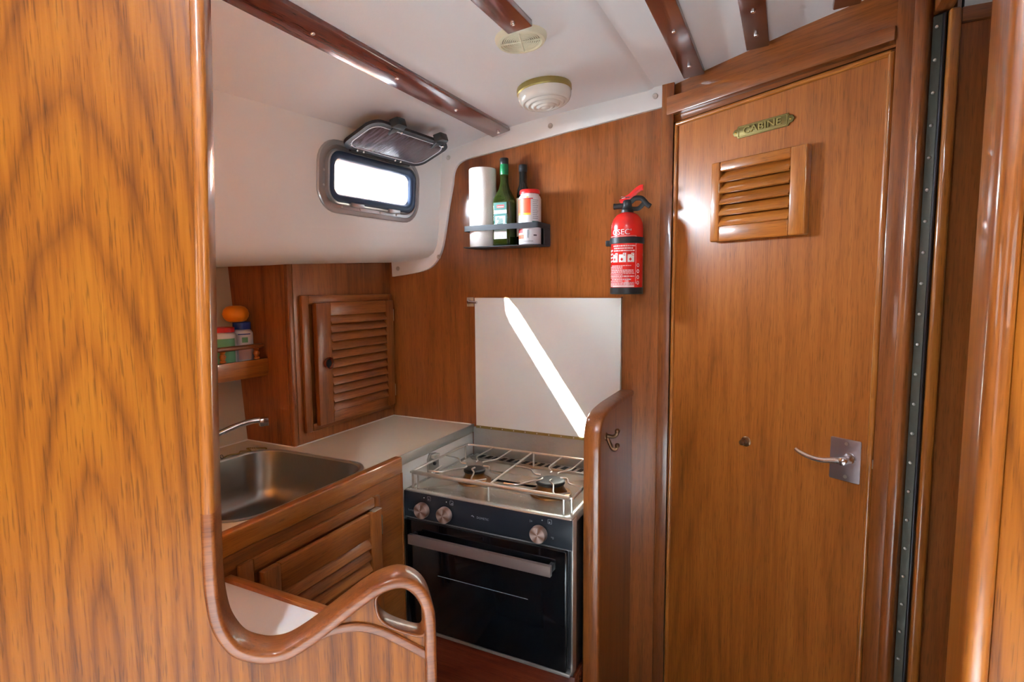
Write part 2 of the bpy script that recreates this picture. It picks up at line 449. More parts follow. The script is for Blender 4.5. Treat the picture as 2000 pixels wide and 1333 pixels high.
o = obj('wall_saloon_left', MB().box(-1.77, -1.75, -2.35, 0.56, 0, 2.16), 'teak_z'); struct(o, 'teak saloon side behind the viewer on the left', 'wall')
o = obj('wall_fore_cabin', MB().box(-0.42, 1.5, 2.28, 2.3, 0, 2.05), 'laminate_white'); struct(o, 'pale far wall glimpsed above the right hand door', 'wall')
o = obj('wall_front', MB().box(-1.77, -0.318, YB, YB + 0.02, 0, 1.99), 'teak_z'); struct(o, 'varnished teak bulkhead behind the cooker and fire extinguisher', 'wall')
o = obj('wall_fore_side', MB().box(-0.42, -0.40, 1.70, 2.3, 0, 2.03).box(-0.40, 0.0, 1.716, 1.73, 0, 2.03), 'laminate_white'); struct(o, 'unseen wall added beyond the door to block stray sky light', 'wall')  # added to stop sky light leaking in beside the door jamb
o = obj('wall_hull', MB().prism([(-1.535, 0.80), (-1.60, 1.53), (-1.75, 1.53), (-1.75, 0.80)], 'xz', 0.57, YB), 'hull_cream')
struct(o, 'cream painted hull side at the back of the sink recess', 'wall')
o = obj('wall_hull_lower', MB().box(-1.77, -1.75, 0.55, YB + 0.02, 0, 1.53), 'hull_cream'); struct(o, 'hull side hidden behind the galley units', 'wall')

# liner: the white cabin side with the porthole
def wallx(y, z): return -1.084 - 0.105 * (YB - y) - 0.079 * (1.853 - z)
def build_liner():
    mb = MB()
    y0, y1 = 0.55, YB
    hole2 = [(1.357 + a, 1.692 + b) for a, b in rrect(0, 0, 0.172, 0.072, 0.045, 5)]
    zc0, zc1 = 1.575 - 0.05 * (YB - y0), 1.575
    outer = [(y0, zc0), (y1, zc1), (y1, 1.92), (y0, 1.92)]
    loops = [outer, hole2]; flat = outer + hole2
    tris = tessellate_polygon([[Vector((p[0], p[1], 0)) for p in l] for l in loops])
    mb.add([(wallx(*p), p[0], p[1]) for p in flat], [tuple(t) for t in tris])
    prof = [(0.0, 1.575), (-0.003, 1.553), (-0.009, 1.53), (-0.022, 1.508), (-0.045, 1.494), (-0.085, 1.486), (-0.15, 1.481), (-0.25, 1.479), (-0.55, 1.479)]
    ys = [y0 + (y1 - y0) * i / 8 for i in range(9)]
    rows = []
    for y in ys:
        k = 0.05 * (YB - y)
        rows.append([(wallx(y, 1.575 - k) + dx, y, z - k) for dx, z in prof])
    n = len(prof)
    mb.add([p for r in rows for p in r], [(i * n + j, i * n + j + 1, (i + 1) * n + j + 1, (i + 1) * n + j) for i in range(8) for j in range(n - 1)])
    return mb
lm = build_liner()
o = bpy.data.objects.new('wall_left', None)
me = mesh_of('wall_left', lm, 'vinyl_wall', ang=60)
o = bpy.data.objects.new('wall_left', me); COL.objects.link(o)
struct(o, 'white padded cabin side around the open porthole', 'wall')

# ------------------------------------------------------------------ screw heads shared by trims
def screw_mesh(name, r, mat, h=0.0022):
    mb = MB().lathe([(r, 0), (r, h * 0.4), (r * 0.8, h), (r * 0.3, h * 0.8), (r * 0.01, h * 0.5)], n=14)
    return mesh_of(name, mb, mat)
SCREW = screw_mesh('screw', 0.0052, 'chrome')
SCREW_L = screw_mesh('screw', 0.0082, 'steel', 0.003)
SCREW_S = screw_mesh('screw', 0.0034, 'hinge_light' if 'hinge_light' in MATS else 'steel')
def put_screw(parent, M, me=SCREW, name='screw'):
    s = bpy.data.objects.new(name, me); COL.objects.link(s); s.parent = parent
    s.matrix_basis = world_of(parent).inverted() @ M
    return s

# white facing board that borders the bulkhead under the deckhead and down the cabin side
inner = [(-0.327, 1.895), (-0.482, 1.877), (-0.645, 1.859), (-0.823, 1.836), (-0.955, 1.8215)]
arc1 = catmull([(-0.955, 1.8215, 0), (-0.995, 1.816, 0), (-1.024, 1.803, 0), (-1.040, 1.778, 0), (-1.046, 1.74, 0)], 4)
arc2 = catmull([(-1.062, 1.672, 0), (-1.086, 1.55, 0), (-1.105, 1.497, 0), (-1.137, 1.462, 0), (-1.18, 1.445, 0), (-1.25, 1.434, 0), (-1.314, 1.427, 0)], 4)
poly = inner[:-1] + [(p.x, p.y) for p in arc1] + [(p.x, p.y) for p in arc2] + [(-1.316, 1.49), (-1.24, 1.50), (-1.16, 1.51), (-1.125, 1.56), (-1.10, 1.85), (-1.09, 1.88), (-0.826, 1.925), (-0.60, 1.942), (-0.334, 1.966)]
o = obj('trim_2', MB().prism(poly, 'xz', YB - 0.012, YB), 'trim_white', bevel=0.0025)
struct(o, 'white board with screws edging the bulkhead below the ceiling', 'trim')
for x, z in ((-0.359, 1.926), (-0.683, 1.886), (-1.06, 1.829), (-1.107, 1.493), (-1.287, 1.456)):
    put_screw(o, Matrix.Translation((x, YB - 0.012, z)) @ Matrix.Rotation(PI / 2, 4, 'X'), SCREW_L)
# ceiling battens
def batten(n, x0, x1, y0, y1, screws, label):
    xc = (x0 + x1) / 2; a = math.atan(slope(xc)); w = (x1 - x0) / 2
    M = Matrix.Translation((xc, 0, camber(xc) - (0.006 if xc < -0.362 else 0))) @ Matrix.Rotation(-a, 4, 'Y')
    o = obj('trim_%d' % n, MB().box(-w, w, y0, y1, -0.013, 0.004).xf(M), 'mahog_y', bevel=0.003)
    struct(o, label, 'trim')
    for y in screws:
        put_screw(o, M @ Matrix.Translation((0, y, -0.013)) @ Matrix.Rotation(PI, 4, 'X'), SCREW)
    return o
batten(3, -0.892, -0.825, 0.55, 1.674, (0.62, 0.862, 1.127, 1.395, 1.653), 'mahogany ceiling batten running to the porthole corner above the sink')
batten(4, -0.552, -0.494, 0.55, 1.112, (0.72, 1.077), 'short mahogany ceiling batten ending at the round vent')
batten(5, -0.275, -0.220, 0.55, 1.632, (0.88, 1.11, 1.332, 1.55), 'mahogany ceiling batten just left of the nameplate door top')
batten(6, -0.112, -0.060, 0.55, 1.548, (0.96, 1.2, 1.341, 1.466), 'mahogany ceiling batten above the middle of the door')
batten(7, 0.066, 0.118, 0.55, 1.44, (1.0, 1.3), 'mahogany ceiling batten at the top right over the door head')

# ------------------------------------------------------------------ porthole
u = Vector((0.105, 1, 0)).normalized(); w_ = u.cross(Vector((0.079, 0, 1))).normalized(); v_ = w_.cross(u).normalized()
WM = frame_M((wallx(1.357, 1.695), 1.357, 1.695), u, v_, w_)
win = thing('window_1', 'open aluminium framed porthole with smoked pane swung up on the white cabin side', 'window', M=WM)
win['kind'] = 'structure'
def ring_loft(prof, hx, hy, r, n=7):
    """prof: (inset, height) pairs walked from the outer edge inwards"""
    rings = []
    for ins, h in prof:
        rr = max(0.004, r - ins)
        rings.append([(x, y, h) for x, y in rrect(0, 0, hx - ins, hy - ins, rr, n)])
    return rings
mb = MB().loops(ring_loft([(0, -0.002), (0, 0.004), (0.003, 0.007), (0.013, 0.009), (0.015, 0.005), (0.024, 0.005), (0.026, 0.016), (0.030, 0.018), (0.032, 0.004), (0.032, -0.05)], 0.204, 0.100, 0.068))
obj('frame', mb, 'alu_frame', win, local=True, ang=30)
mb = MB().loops(ring_loft([(0, -0.01), (0, 0.012), (0.004, 0.018), (0.018, 0.018), (0.025, 0.010), (0.027, -0.01)], 0.1755, 0.0715, 0.044))
obj('gasket', mb, 'rubber', win, local=True, ang=60, label='dark rubber gasket')
mb = MB().loops(ring_loft([(0, 0.004), (0.0, -0.072), (-0.05, -0.072)], 0.1485, 0.0455, 0.022))
obj('tunnel', mb, 'alu_frame', win, local=True)
for sx in (-0.075, 0.075):
    obj('catch', MB().box(sx - 0.024, sx + 0.024, -0.078, -0.066, 0.014, 0.024), 'alu_frame', win, bevel=0.002, local=True)
for q, (sx, sy) in enumerate(((-0.184, 0.012), (-0.184, -0.028), (-0.12, -0.080), (-0.05, -0.080), (0.03, -0.080), (0.10, -0.080))):
    s = bpy.data.objects.new('screw', SCREW_S); COL.objects.link(s); s.parent = win; s.location = (sx, sy, 0.0052)
# smoked pane hinged at the top edge
LM = Matrix.Translation((0.012, 0.082, 0.024)) @ Matrix.Rotation(math.radians(66), 4, 'X')
lid = obj('hinged_pane', MB().prism(rrect(0, 0.072, 0.162, 0.072, 0.035, 7), 'xy', -0.004, 0.004), 'smoked_acrylic', win, bevel=0.0025, local=True, M=LM, label='smoked acrylic pane')
# (rim, latches, hinge and screws are its sub-parts)
obj('rim', MB().loops([[(x, y, h) for x, y in rrect(0, 0.072, hx, hy, rr, 7)] for hx, hy, rr, h in ((0.149, 0.059, 0.024, -0.0046), (0.1625, 0.0725, 0.0355, -0.0046), (0.1625, 0.0725, 0.0355, 0.0046), (0.149, 0.059, 0.024, 0.0046))]), 'smoked_rim', lid, local=True)
obj('rim', MB().tube([(x, y, 0.0048) for x, y in rrect(0, 0.072, 0.147, 0.057, 0.03, 7)], 0.0013, 6, closed=True), 'jar_white', lid, local=True, label='pale sealing line')
for sx in (-0.082, 0.098):
    mb = MB().prism([(sx - 0.024, 0.146), (sx + 0.024, 0.146), (sx + 0.016, 0.170), (sx - 0.014, 0.170)], 'xy', -0.012, 0.012)
    obj('latch', mb, 'black_plastic', lid, bevel=0.003, local=True)
    obj('latch', MB().prism([(sx - 0.014, 0.146), (sx + 0.014, 0.146), (sx - 0.002, 0.112)], 'xy', 0.0046, 0.012), 'black_plastic', lid, bevel=0.002, local=True)
    obj('screw', MB().sphere((sx + 0.03, 0.134, 0.007), 0.004, 6), 'chrome', lid, local=True)
for sx in (-0.105, -0.082, 0.045, 0.068):
    obj('screw', MB().sphere((sx, 0.008, 0.007), 0.0036, 6), 'chrome', lid, local=True)
obj('hinge', MB().tube([(-0.12, -0.004, 0.002), (0.12, -0.004, 0.002)], 0.005, 8), 'smoked_rim', lid, local=True)

# ------------------------------------------------------------------ ceiling vent and lamp
def tilt_M(x, y, drop): return Matrix.Translation((x, y, camber(x) - drop)) @ Matrix.Rotation(-math.atan(slope(x)), 4, 'Y')
vent = thing('ceiling_vent', 'round cream slotted ceiling vent at the end of a short batten', 'vent', M=tilt_M(-0.545, 1.163, 0.006))
obj('rim', MB().lathe([(0.044, -0.004), (0.046, -0.013), (0.052, -0.012), (0.0565, -0.006), (0.0575, 0.0)], n=48, caps=False), 'vent_beige', vent, local=True)
obj('backing', MB().lathe([(0.0001, -0.003), (0.047, -0.003), (0.047, 0.0)], n=40), 'vent_dark', vent, local=True)
for i in range(9):
    r = 0.006 + 0.0046 * i
    obj('grille_ring', MB().tube([(r * math.cos(2 * PI * k / 40), r * math.sin(2 * PI * k / 40), -0.0088) for k in range(40)], 0.0015, 6, closed=True), 'vent_beige', vent, local=True)
for a in (0.3, 0.3 + PI / 2):
    c, s_ = math.cos(a) * 0.046, math.sin(a) * 0.046
    obj('spoke', MB().tube([(-c, -s_, -0.010), (c, s_, -0.010)], 0.0022, 8), 'vent_beige', vent, local=True)

lamp = thing('ceiling_lamp', 'round opal glass ceiling lamp with ribbed dome and brass ring', 'lamp', M=tilt_M(-0.612, 1.452, 0.006))
obj('base_ring', MB().lathe([(0.02, 0.0), (0.073, 0.0), (0.0745, -0.003), (0.0745, -0.014), (0.072, -0.017), (0.06, -0.017)], n=56), 'brass_dull', lamp, local=True, ang=30)
prof = [(0.071, -0.012), (0.0725, -0.022), (0.071, -0.030), (0.0675, -0.0375)]
for r0, z0 in ((0.062, -0.042), (0.048, -0.0475), (0.034, -0.052), (0.020, -0.055)):
    prof += [(r0 + 0.003, z0 + 0.0015), (r0, z0 - 0.0012), (r0 - 0.003, z0 - 0.0014), (r0 - 0.006, z0 + 0.0002), (r0 - 0.009, z0 - 0.0005)]
prof += [(0.008, -0.0565), (0.0005, -0.0568)]
obj('dome', MB().lathe(prof, n=64), 'opal_glass', lamp, local=True, ang=60)

# ------------------------------------------------------------------ foreground divider with grab handle
# its plane runs 42 degrees off the bulkhead; local x along the panel, y away from the viewer
DVM = Matrix.Translation((-0.42, 0.62, 0)) @ Matrix.Rotation(math.radians(42), 4, 'Z')
div = thing('galley_divider', 'golden teak divider panel in the left foreground with a curved grab handle', 'divider', M=DVM)
path2 = [(-0.2560, 1.98), (-0.2600, 1.80), (-0.2639, 1.654), (-0.2699, 1.4807), (-0.2763, 1.2993), (-0.2801, 1.1736), (-0.2831, 1.0733), (-0.2837, 1.0171), (-0.2810, 0.9797), (-0.2748, 0.9535), (-0.2596, 0.9274), (-0.2374, 0.9138), (-0.2163, 0.9092), (-0.1944, 0.9125), (-0.1660, 0.9270), (-0.1423, 0.9429), (-0.1123, 0.9629), (-0.0851, 0.9786), (-0.0590, 0.9850), (-0.0408, 0.9800), (-0.0258, 0.9647), (-0.0165, 0.9378), (-0.0146, 0.9037), (-0.0146, 0.8750), (-0.0146, 0.8450)]
pc = [(-0.2560, 2.15)] + [(p.x, p.y) for p in catmull([(a, b, 0) for a, b in path2], 5)] + [(-0.0146, 0.42), (-0.0146, 0.02)]
hole = [(p.x, p.y) for p in catmull([(a, b, 0) for a, b in [(-0.0860, 0.9655), (-0.0835, 0.9400), (-0.0711, 0.9237), (-0.0467, 0.9088), (-0.0270, 0.9010), (-0.0205, 0.9098), (-0.0215, 0.9347), (-0.0295, 0.9562), (-0.0420, 0.9715), (-0.0567, 0.9775), (-0.0720, 0.9760)]], 4, closed=True)]
pb = [p for p in pc if not (p[0] > -0.0160 and p[1] < 0.93)]
obj('panel', MB().prism(pb + [(-0.0155, 0.925), (-0.0155, 0.0), (-1.80, 0.0), (-1.80, 2.15)], 'xz', 0.0, 0.024, [hole]), 'veneer_left', div, local=True)
def band(path, h, ya, yb, r, closed=False):
    """sweep a rounded rectangle: h half thickness in the panel's plane, ya..yb through the panel"""
    rings = []; m = len(path)
    pts = []
    for qx, qy, a0 in ((1, 1, 0), (-1, 1, 90), (-1, -1, 180), (1, -1, 270)):
        for k in range(4):
            a = math.radians(a0 + 30 * k)
            pts.append((qx * (h - r) + r * math.cos(a), (ya + yb) / 2 + qy * ((yb - ya) / 2 - r) + r * math.sin(a)))
    for i in range(m):
        a = Vector(path[i - 1] if (closed or i > 0) else path[0]); b = Vector(path[(i + 1) % m] if (closed or i < m - 1) else path[-1])
        t = (b - a).normalized(); nn = Vector((-t.y, t.x))
        rings.append([(path[i][0] + nn.x * u0, y0_, path[i][1] + nn.y * u0) for u0, y0_ in pts])
    if closed: rings.append(rings[0])
    return MB().loops(rings, not closed)
up_ = [p for p in pc if p[1] >= 1.10 and p[0] < -0.2]; dn_ = [up_[-1]] + pc[len(up_):]
obj('edge_moulding', band(up_, 0.0080, -0.009, 0.034, 0.0060), 'gold_z', div, local=True, ang=50, label='golden upright edging of the divider')
obj('grab_rail', band(dn_, 0.0080, -0.009, 0.034, 0.0045), 'rail_teak', div, local=True, ang=50, label='brown teak edging that sweeps up into the grab handle')
obj('handhold_lining', band(hole, 0.0022, -0.003, 0.0275, 0.0018, True), 'rail_teak', div, local=True, ang=50, label='rounded lining of the hand hole')
low = [(p.x, p.y) for p in catmull([(-0.158, 0.9270, 0), (-0.1396, 0.9300, 0), (-0.1101, 0.9290, 0), (-0.0802, 0.9165, 0), (-0.0499, 0.8950, 0), (-0.0180, 0.8700, 0)], 5)]
obj('lower_moulding', band(low, 0.0060, -0.0035, 0.002, 0.002), 'rail_teak', div, local=True, ang=50)

# ------------------------------------------------------------------ right foreground post
post = thing('passage_panel', 'golden varnished bulkhead edge in the right foreground', 'panel', (0.5, 0.54, 0))
obj('edge_moulding', MB().box(0.1335, 0.150, 0.520, 0.575, 0, 2.15), 'gold_z', post, bevel=0.0075, seg=4)
obj('board', MB().box(0.1505, 1.48, 0.529, 0.556, 0, 2.15), 'veneer_left', post, bevel=0.004)

# ------------------------------------------------------------------ angled door with nameplate
DA = math.radians(-29)
DM = Matrix.Translation((-0.31, YB, 0)) @ Matrix.Rotation(DA, 4, 'Z')
door = thing('door_1', 'varnished teak cabin door with louvre, brass nameplate and chrome lever', 'door', M=DM); door['kind'] = 'structure'
lf = MB().prism([(0.010, 0.06), (0.560, 0.06), (0.560, 1.861), (0.010, 1.846)], 'xz', 0.0, 0.03)
obj('leaf', lf, 'door_teak', door, local=True)
for nm, pts in (('bead', [(0.0145, 0.06), (0.0145, 1.8405)]), ('bead', [(0.5555, 0.06), (0.5555, 1.855)]), ('bead', [(0.0145, 1.8405), (0.5555, 1.855)])):
    obj(nm, MB().tube([(x, -0.001, z) for x, z in pts], 0.0062, 12, up=(0, 1, 0)), 'gold_z' if pts[0][0] == pts[1][0] else 'gold_x', door, local=True)
# louvre
lx0, lx1, lz0, lz1 = 0.147, 0.401, 1.500, 1.7055
lou = obj('louvre', MB().box(lx0 + 0.01, lx1 - 0.01, -0.006, 0.0, lz0 + 0.01, lz1 - 0.01), 'gap_shade', door, local=True, label='golden louvred ventilation panel')
obj('stile', MB().box(lx0, lx0 + 0.026, -0.022, 0.0, lz0, lz1), 'gold_z', lou, bevel=0.004, seg=3, local=True)
obj('stile', MB().box(lx1 - 0.040, lx1, -0.022, 0.0, lz0, lz1), 'gold_z', lou, bevel=0.004, seg=3, local=True)
obj('rail', MB().box(lx0 + 0.0262, lx1 - 0.0402, -0.021, 0.0, lz1 - 0.025, lz1), 'gold_x', lou, bevel=0.003, seg=3, local=True)
obj('rail', MB().box(lx0 + 0.0262, lx1 - 0.0402, -0.021, 0.0, lz0, lz0 + 0.040), 'gold_x', lou, bevel=0.003, seg=3, local=True)
sl = MB().box(lx0 + 0.026, lx1 - 0.040, -0.003, 0.003, -0.020, 0.020).xf(Matrix.Rotation(math.radians(-34), 4, 'X'))
sl = obj('slat', sl, 'gold_x', lou, bevel=0.0015, local=True); sl.location = (0, -0.0115, 1.555)
for i in range(1, 5): dup(sl, (0, -0.0115, 1.555 + 0.0285 * i))
# nameplate
pl = [(-0.081, 0.0), (-0.076, 0.008), (-0.069, 0.009), (-0.066, 0.015), (0.066, 0.015), (0.069, 0.009), (0.076, 0.008), (0.081, 0.0), (0.076, -0.008), (0.069, -0.009), (0.066, -0.015), (-0.066, -0.015), (-0.069, -0.009), (-0.076, -0.008)]
NM = frame_M((0.276, 0, 1.774), (1, 0, 0), (0, 0, 1), (0, -1, 0)) @ Matrix.Rotation(0.012, 4, 'Z')
plate = obj('nameplate', MB().prism(pl, 'xy', 0.0, 0.0035).xf(NM), 'brass_dark', door, bevel=0.001, local=True, label='brass nameplate reading CABINE')
obj('border', MB().tube([(x, y, 0.0036) for x, y in rrect(0, 0, 0.0635, 0.0122, 0.003, 3)], 0.0009, 6, closed=True).xf(NM), 'brass_dull', plate, local=True)
obj('lettering', text_mb('CABINE', 0.0235, 0.005, xs=1.25).xf(NM @ Matrix.Translation((0, 0, 0.0036))), 'brass_dull', plate, local=True)
for sx in (-0.072, 0.072):
    obj('screw', MB().sphere((sx, 0, 0.0035), 0.0026, 6, 0.5).xf(NM), 'brass', plate, local=True)
# lever handle
hp = obj('handle_plate', MB().prism(rrect(0.5045, 0.988, 0.0325, 0.0485, 0.003, 3), 'xz', -0.0025, 0.0), 'plate_steel', door, bevel=0.0008, local=True, label='square steel plate of the door lever')
for z in (1.026, 0.950):
    obj('screw', MB().lathe([(0.004, -0.004), (0.0042, -0.0028), (0.0042, 0)], (0.507, 0, z), 14, 'y'), 'steel', hp, local=True)
lev = obj('lever', MB().lathe([(0.0125, -0.002), (0.0125, -0.010), (0.009, -0.014), (0.0085, -0.032), (0.010, -0.036), (0.009, -0.046), (0.004, -0.048)], (0.516, 0, 0.995), 24, 'y'), 'chrome', door, local=True, label='curved chrome lever')
pth = catmull([(0.516, -0.040, 0.995), (0.500, -0.043, 0.9935), (0.475, -0.047, 0.989), (0.450, -0.048, 0.990), (0.425, -0.046, 0.9955), (0.414, -0.044, 1.000)], 5)
k = len(pth)
obj('grip', MB().tube(pth, [0.0072 - 0.0022 * i / k for i in range(k)], 12, rv=None), 'chrome', lev, local=True)
tk = obj('privacy_turn', MB().lathe([(0.013, 0), (0.0135, -0.003), (0.010, -0.005), (0.001, -0.0055)], (0.26, 0, 0.976), 24, 'y'), 'bronze', door, local=True, label='small bronze turn knob')
obj('knob', MB().lathe([(0.004, -0.004), (0.005, -0.012), (0.008, -0.017), (0.007, -0.023), (0.001, -0.0245)], (0.26, 0, 0.976), 18, 'y'), 'bronze', tk, local=True)
st = obj('latch_plate', MB().box(0.5605, 0.566, -0.001, 0.004, 0.955, 1.035), 'black_plastic', door, local=True)
obj('latch_bolt', MB().box(0.5605, 0.5665, -0.004, 0.0, 0.983, 1.003), 'steel', st, local=True)

# door surround
def dstruct(name, mb, mat, label, cat='trim', bevel=0.0, seg=2):
    o = obj(name, mb, mat, None, bevel=bevel, seg=seg)
    o.matrix_basis = DM; return struct(o, label, cat)
dstruct('wall_door_head', MB().prism([(-0.02, 1.85), (0.66, 1.87), (0.66, 2.06), (-0.02, 2.06)], 'xz', 0.006, 0.026), 'teak_x', 'teak panel between the door top and the ceiling', 'wall')
dstruct('trim_8', MB().prism([(-0.012, 1.868), (0.5665, 1.872), (0.5665, 1.900), (-0.012, 1.918)], 'xz', -0.020, 0.0058), 'teak_x', 'teak head casing above the angled door', bevel=0.002)
dstruct('trim_9', MB().box(0.567, 0.601, -0.016, 0.03, 0, 2.03), 'teak_z', 'flat teak casing right of the angled door', bevel=0.002)
dstruct('trim_10', MB().box(0.6012, 0.627, -0.034, 0.03, 0, 2.03), 'teak_z', 'rounded teak post between door and piano hinge', bevel=0.010, seg=4)
dstruct('door_backing', MB().box(-0.03, 0.66, 0.032, 0.04, 0, 2.03), 'gap_shade', 'near-black board standing in for the shade behind the door gaps', 'gap')  # black sheet paints the shade seen through the door gaps
o = obj('trim_11', MB().box(-0.340, -0.3055, YB - 0.014, YB, 0, 1.97), 'teak_z', bevel=0.003); struct(o, 'teak jamb strip left of the door', 'trim')

# ------------------------------------------------------------------ right hand door on its piano hinge
d2 = thing('door_2', 'teak door leaf at the far right hung on a long piano hinge', 'door', (0.25, 1.37, 0)); d2['kind'] = 'structure'
ph = obj('piano_hinge', MB().box(0.6285, 0.6445, -0.014, -0.010, 0.06, 1.893).xf(DM), 'hinge_steel', d2, bevel=0.0008, label='long steel piano hinge with screws')
obj('knuckle', MB().tube([DM @ Vector((0.6475, -0.014, 0.06)), DM @ Vector((0.6475, -0.014, 1.893))], 0.0032, 10), 'dark_steel', ph)
for i in range(26):
    put_screw(ph, DM @ Matrix.Translation((0.636, -0.014, 1.872 - 0.061 * i)) @ Matrix.Rotation(PI / 2, 4, 'X'), SCREW_S)
obj('hinge_gap', MB().box(0.628, 0.656, -0.008, 0.02, 0, 1.90).xf(DM), 'gap_shade', d2)
obj('stile', MB().box(0.2545, 0.2740, 1.345, 1.378, 0.06, 1.897), 'gold_z', d2, bevel=0.006, seg=4)
obj('board', MB().box(0.2743, 0.96, 1.362, 1.378, 0.06, 1.885), 'teak_z', d2)
obj('rail', MB().box(0.2743, 0.96, 1.352, 1.378, 1.870, 1.897), 'teak_x', d2, bevel=0.003)
o = obj('trim_12', MB().box(0.2325, 0.262, 1.30, 1.40, 1.897, 2.0), 'teak_y', bevel=0.004); struct(o, 'teak header block above the piano hinge', 'trim')
o = obj('trim_13', MB().box(0.961, 1.48, 1.352, 1.378, 0, 2.0), 'teak_z'); struct(o, 'teak bulkhead beyond the right hand door', 'trim')

# ------------------------------------------------------------------ cupboard beside the bulkhead
cup = thing('wall_cupboard', 'teak cupboard with louvred door standing on the worktop corner', 'cupboard', (-1.45, 1.44, 0.9))
XC = -1.334
obj('front_panel', MB().box(XC - 0.016, XC, 1.223, YB, 0.9, 1.482), 'cup_z', cup)
obj('side_panel', MB().prism([(XC - 0.016, 0.9), (-1.545, 0.9), (-1.60, 1.47), (XC - 0.016, 1.47)], 'xz', 1.205, 1.222), 'cup_z', cup)
obj('corner_post', MB().box(XC - 0.016, XC + 0.001, 1.204, 1.2228, 0.9, 1.468), 'cup_z', cup, bevel=0.004, seg=3)
for nm, b in (('architrave', (1.243, 1.272, 0.936, 1.3634)), ('architrave', (1.655, 1.676, 0.936, 1.3634)), ('architrave', (1.2722, 1.6548, 0.936, 0.960)), ('architrave', (1.2722, 1.6548, 1.335, 1.3634))):
    obj(nm, MB().box(XC + 0.0003, XC + 0.012, b[0], b[1], b[2], b[3]), 'cup_z' if b[3] - b[2] > 0.2 else 'cup_y', cup, bevel=0.003)
y0, y1, z0, z1 = 1.283, 1.662, 0.952, 1.340
cd = obj('door', MB().box(XC + 0.012, XC + 0.0125, y0 + 0.02, y1 - 0.02, z0 + 0.02, z1 - 0.02), 'cup_z', cup, label='louvred teak cupboard door')
obj('stile', MB().box(XC + 0.0126, XC + 0.030, y0, y0 + 0.062, z0, z1), 'cup_z', cd, bevel=0.003)
obj('stile', MB().box(XC + 0.0126, XC + 0.030, y1 - 0.042, y1, z0, z1), 'cup_z', cd, bevel=0.003)
obj('rail', MB().box(XC + 0.0126, XC + 0.029, y0 + 0.0622, y1 - 0.0422, z0, z0 + 0.038), 'cup_y', cd, bevel=0.002)
obj('rail', MB().box(XC + 0.0126, XC + 0.029, y0 + 0.0622, y1 - 0.0422, z1 - 0.042, z1), 'cup_y', cd, bevel=0.002)
sl = MB().box(-0.003, 0.003, y0 + 0.062, y1 - 0.042, -0.0185, 0.0185).xf(Matrix.Rotation(math.radians(-30), 4, 'Y')).xf(Matrix.Translation((XC + 0.022, 0, 1.0035)))
sl = obj('slat', sl, 'cup_y', cd, bevel=0.0015)
for i in range(1, 11): dup(sl, sl.location + Vector((0, 0, 0.0284 * i)))
fr = obj('finger_ring', MB().lathe([(0.013, 0.0), (0.019, 0.001), (0.020, 0.006), (0.016, 0.008), (0.013, 0.004), (0.012, -0.004)], (XC + 0.030, 1.325, 1.147), 28, 'x'), 'mahog_z', cd)
obj('hole', MB().lathe([(0.0001, 0.002), (0.0135, 0.002), (0.0135, 0.0)], (XC + 0.030, 1.325, 1.147), 24, 'x'), 'gap_shade', fr)
for z in (1.285, 1.005):
    obj('hinge', MB().box(XC + 0.010, XC + 0.026, 1.6625, 1.6685, z - 0.022, z + 0.022), 'steel', cd, bevel=0.001)

# ------------------------------------------------------------------ recess shelf with gallery rail and jars
sh = thing('gallery_shelf', 'small teak shelf with turned gallery rail above the sink', 'shelf', (-1.49, 0.95, 1.12))
obj('shelf_board', MB().box(-1.565, -1.4435, 0.575, 1.204, 1.128, 1.140), 'cup_y', sh)
obj('front_lip', MB().prism([(0.575, 1.119), (1.195, 1.119), (1.204, 1.126), (1.204, 1.172), (0.575, 1.172)], 'yz', -1.443, -1.430), 'gold_y', sh, bevel=0.002)  # lighter wood than the shelf, puts the saloon light into the colour
obj('gallery_rail', MB().box(-1.449, -1.427, 0.575, 1.190, 1.206, 1.2185), 'cup_y', sh, bevel=0.004, seg=3)
sp_prof = [(0.006, 1.172), (0.009, 1.174), (0.009, 1.178), (0.006, 1.181), (0.0085, 1.187), (0.0095, 1.191), (0.0075, 1.196), (0.0055, 1.199), (0.0085, 1.203), (0.007, 1.2062)]
for y in (0.70, 0.80, 0.92, 1.055, 1.168):
    obj('spindle', MB().lathe(sp_prof, (-1.438, y, 0), 16), 'gold_z', sh, origin=(-1.438, y, 1.172))
def jar(cx, cy, r, h, lid_mat, name, label, lid_h, parts):
    j = thing(name, label, 'jar', (cx, cy, 1.140))
    obj('body', MB().lathe([(0.0001, 0.0), (r - 0.003, 0.0), (r, 0.003), (r, h - 0.012), (r - 0.004, h - 0.005), (r - 0.010, h)], n=36), 'jar_white', j, local=True)
    obj('lid', MB().lathe([(0.0001, h + lid_h), (r - 0.007, h + lid_h), (r - 0.005, h + lid_h - 0.002), (r - 0.005, h)], n=36), lid_mat, j, local=True)
    for a0, a1, z0, z1, mat in parts:
        n = 10; rr = r + 0.0004; vs = []; fs = []
        for i in range(n + 1):
            a = math.radians(a0 + (a1 - a0) * i / n)
            vs += [(rr * math.cos(a), rr * math.sin(a), z0), (rr * math.cos(a), rr * math.sin(a), z1)]
        fs = [(2 * i, 2 * i + 2, 2 * i + 3, 2 * i + 1) for i in range(n)]
        obj('label_print', MB().add(vs, fs), mat, j, local=True)
    return j
jar(-1.497, 1.098, 0.041, 0.118, 'red_plastic', 'storage_jar', 'white jar with a red lid and green label on the gallery shelf', 0.014,
    [(-55, 20, 0.02, 0.10, 'print_green'), (-90, -55, 0.05, 0.10, 'print_dark'), (-90, -55, 0.012, 0.046, 'print_teal')])
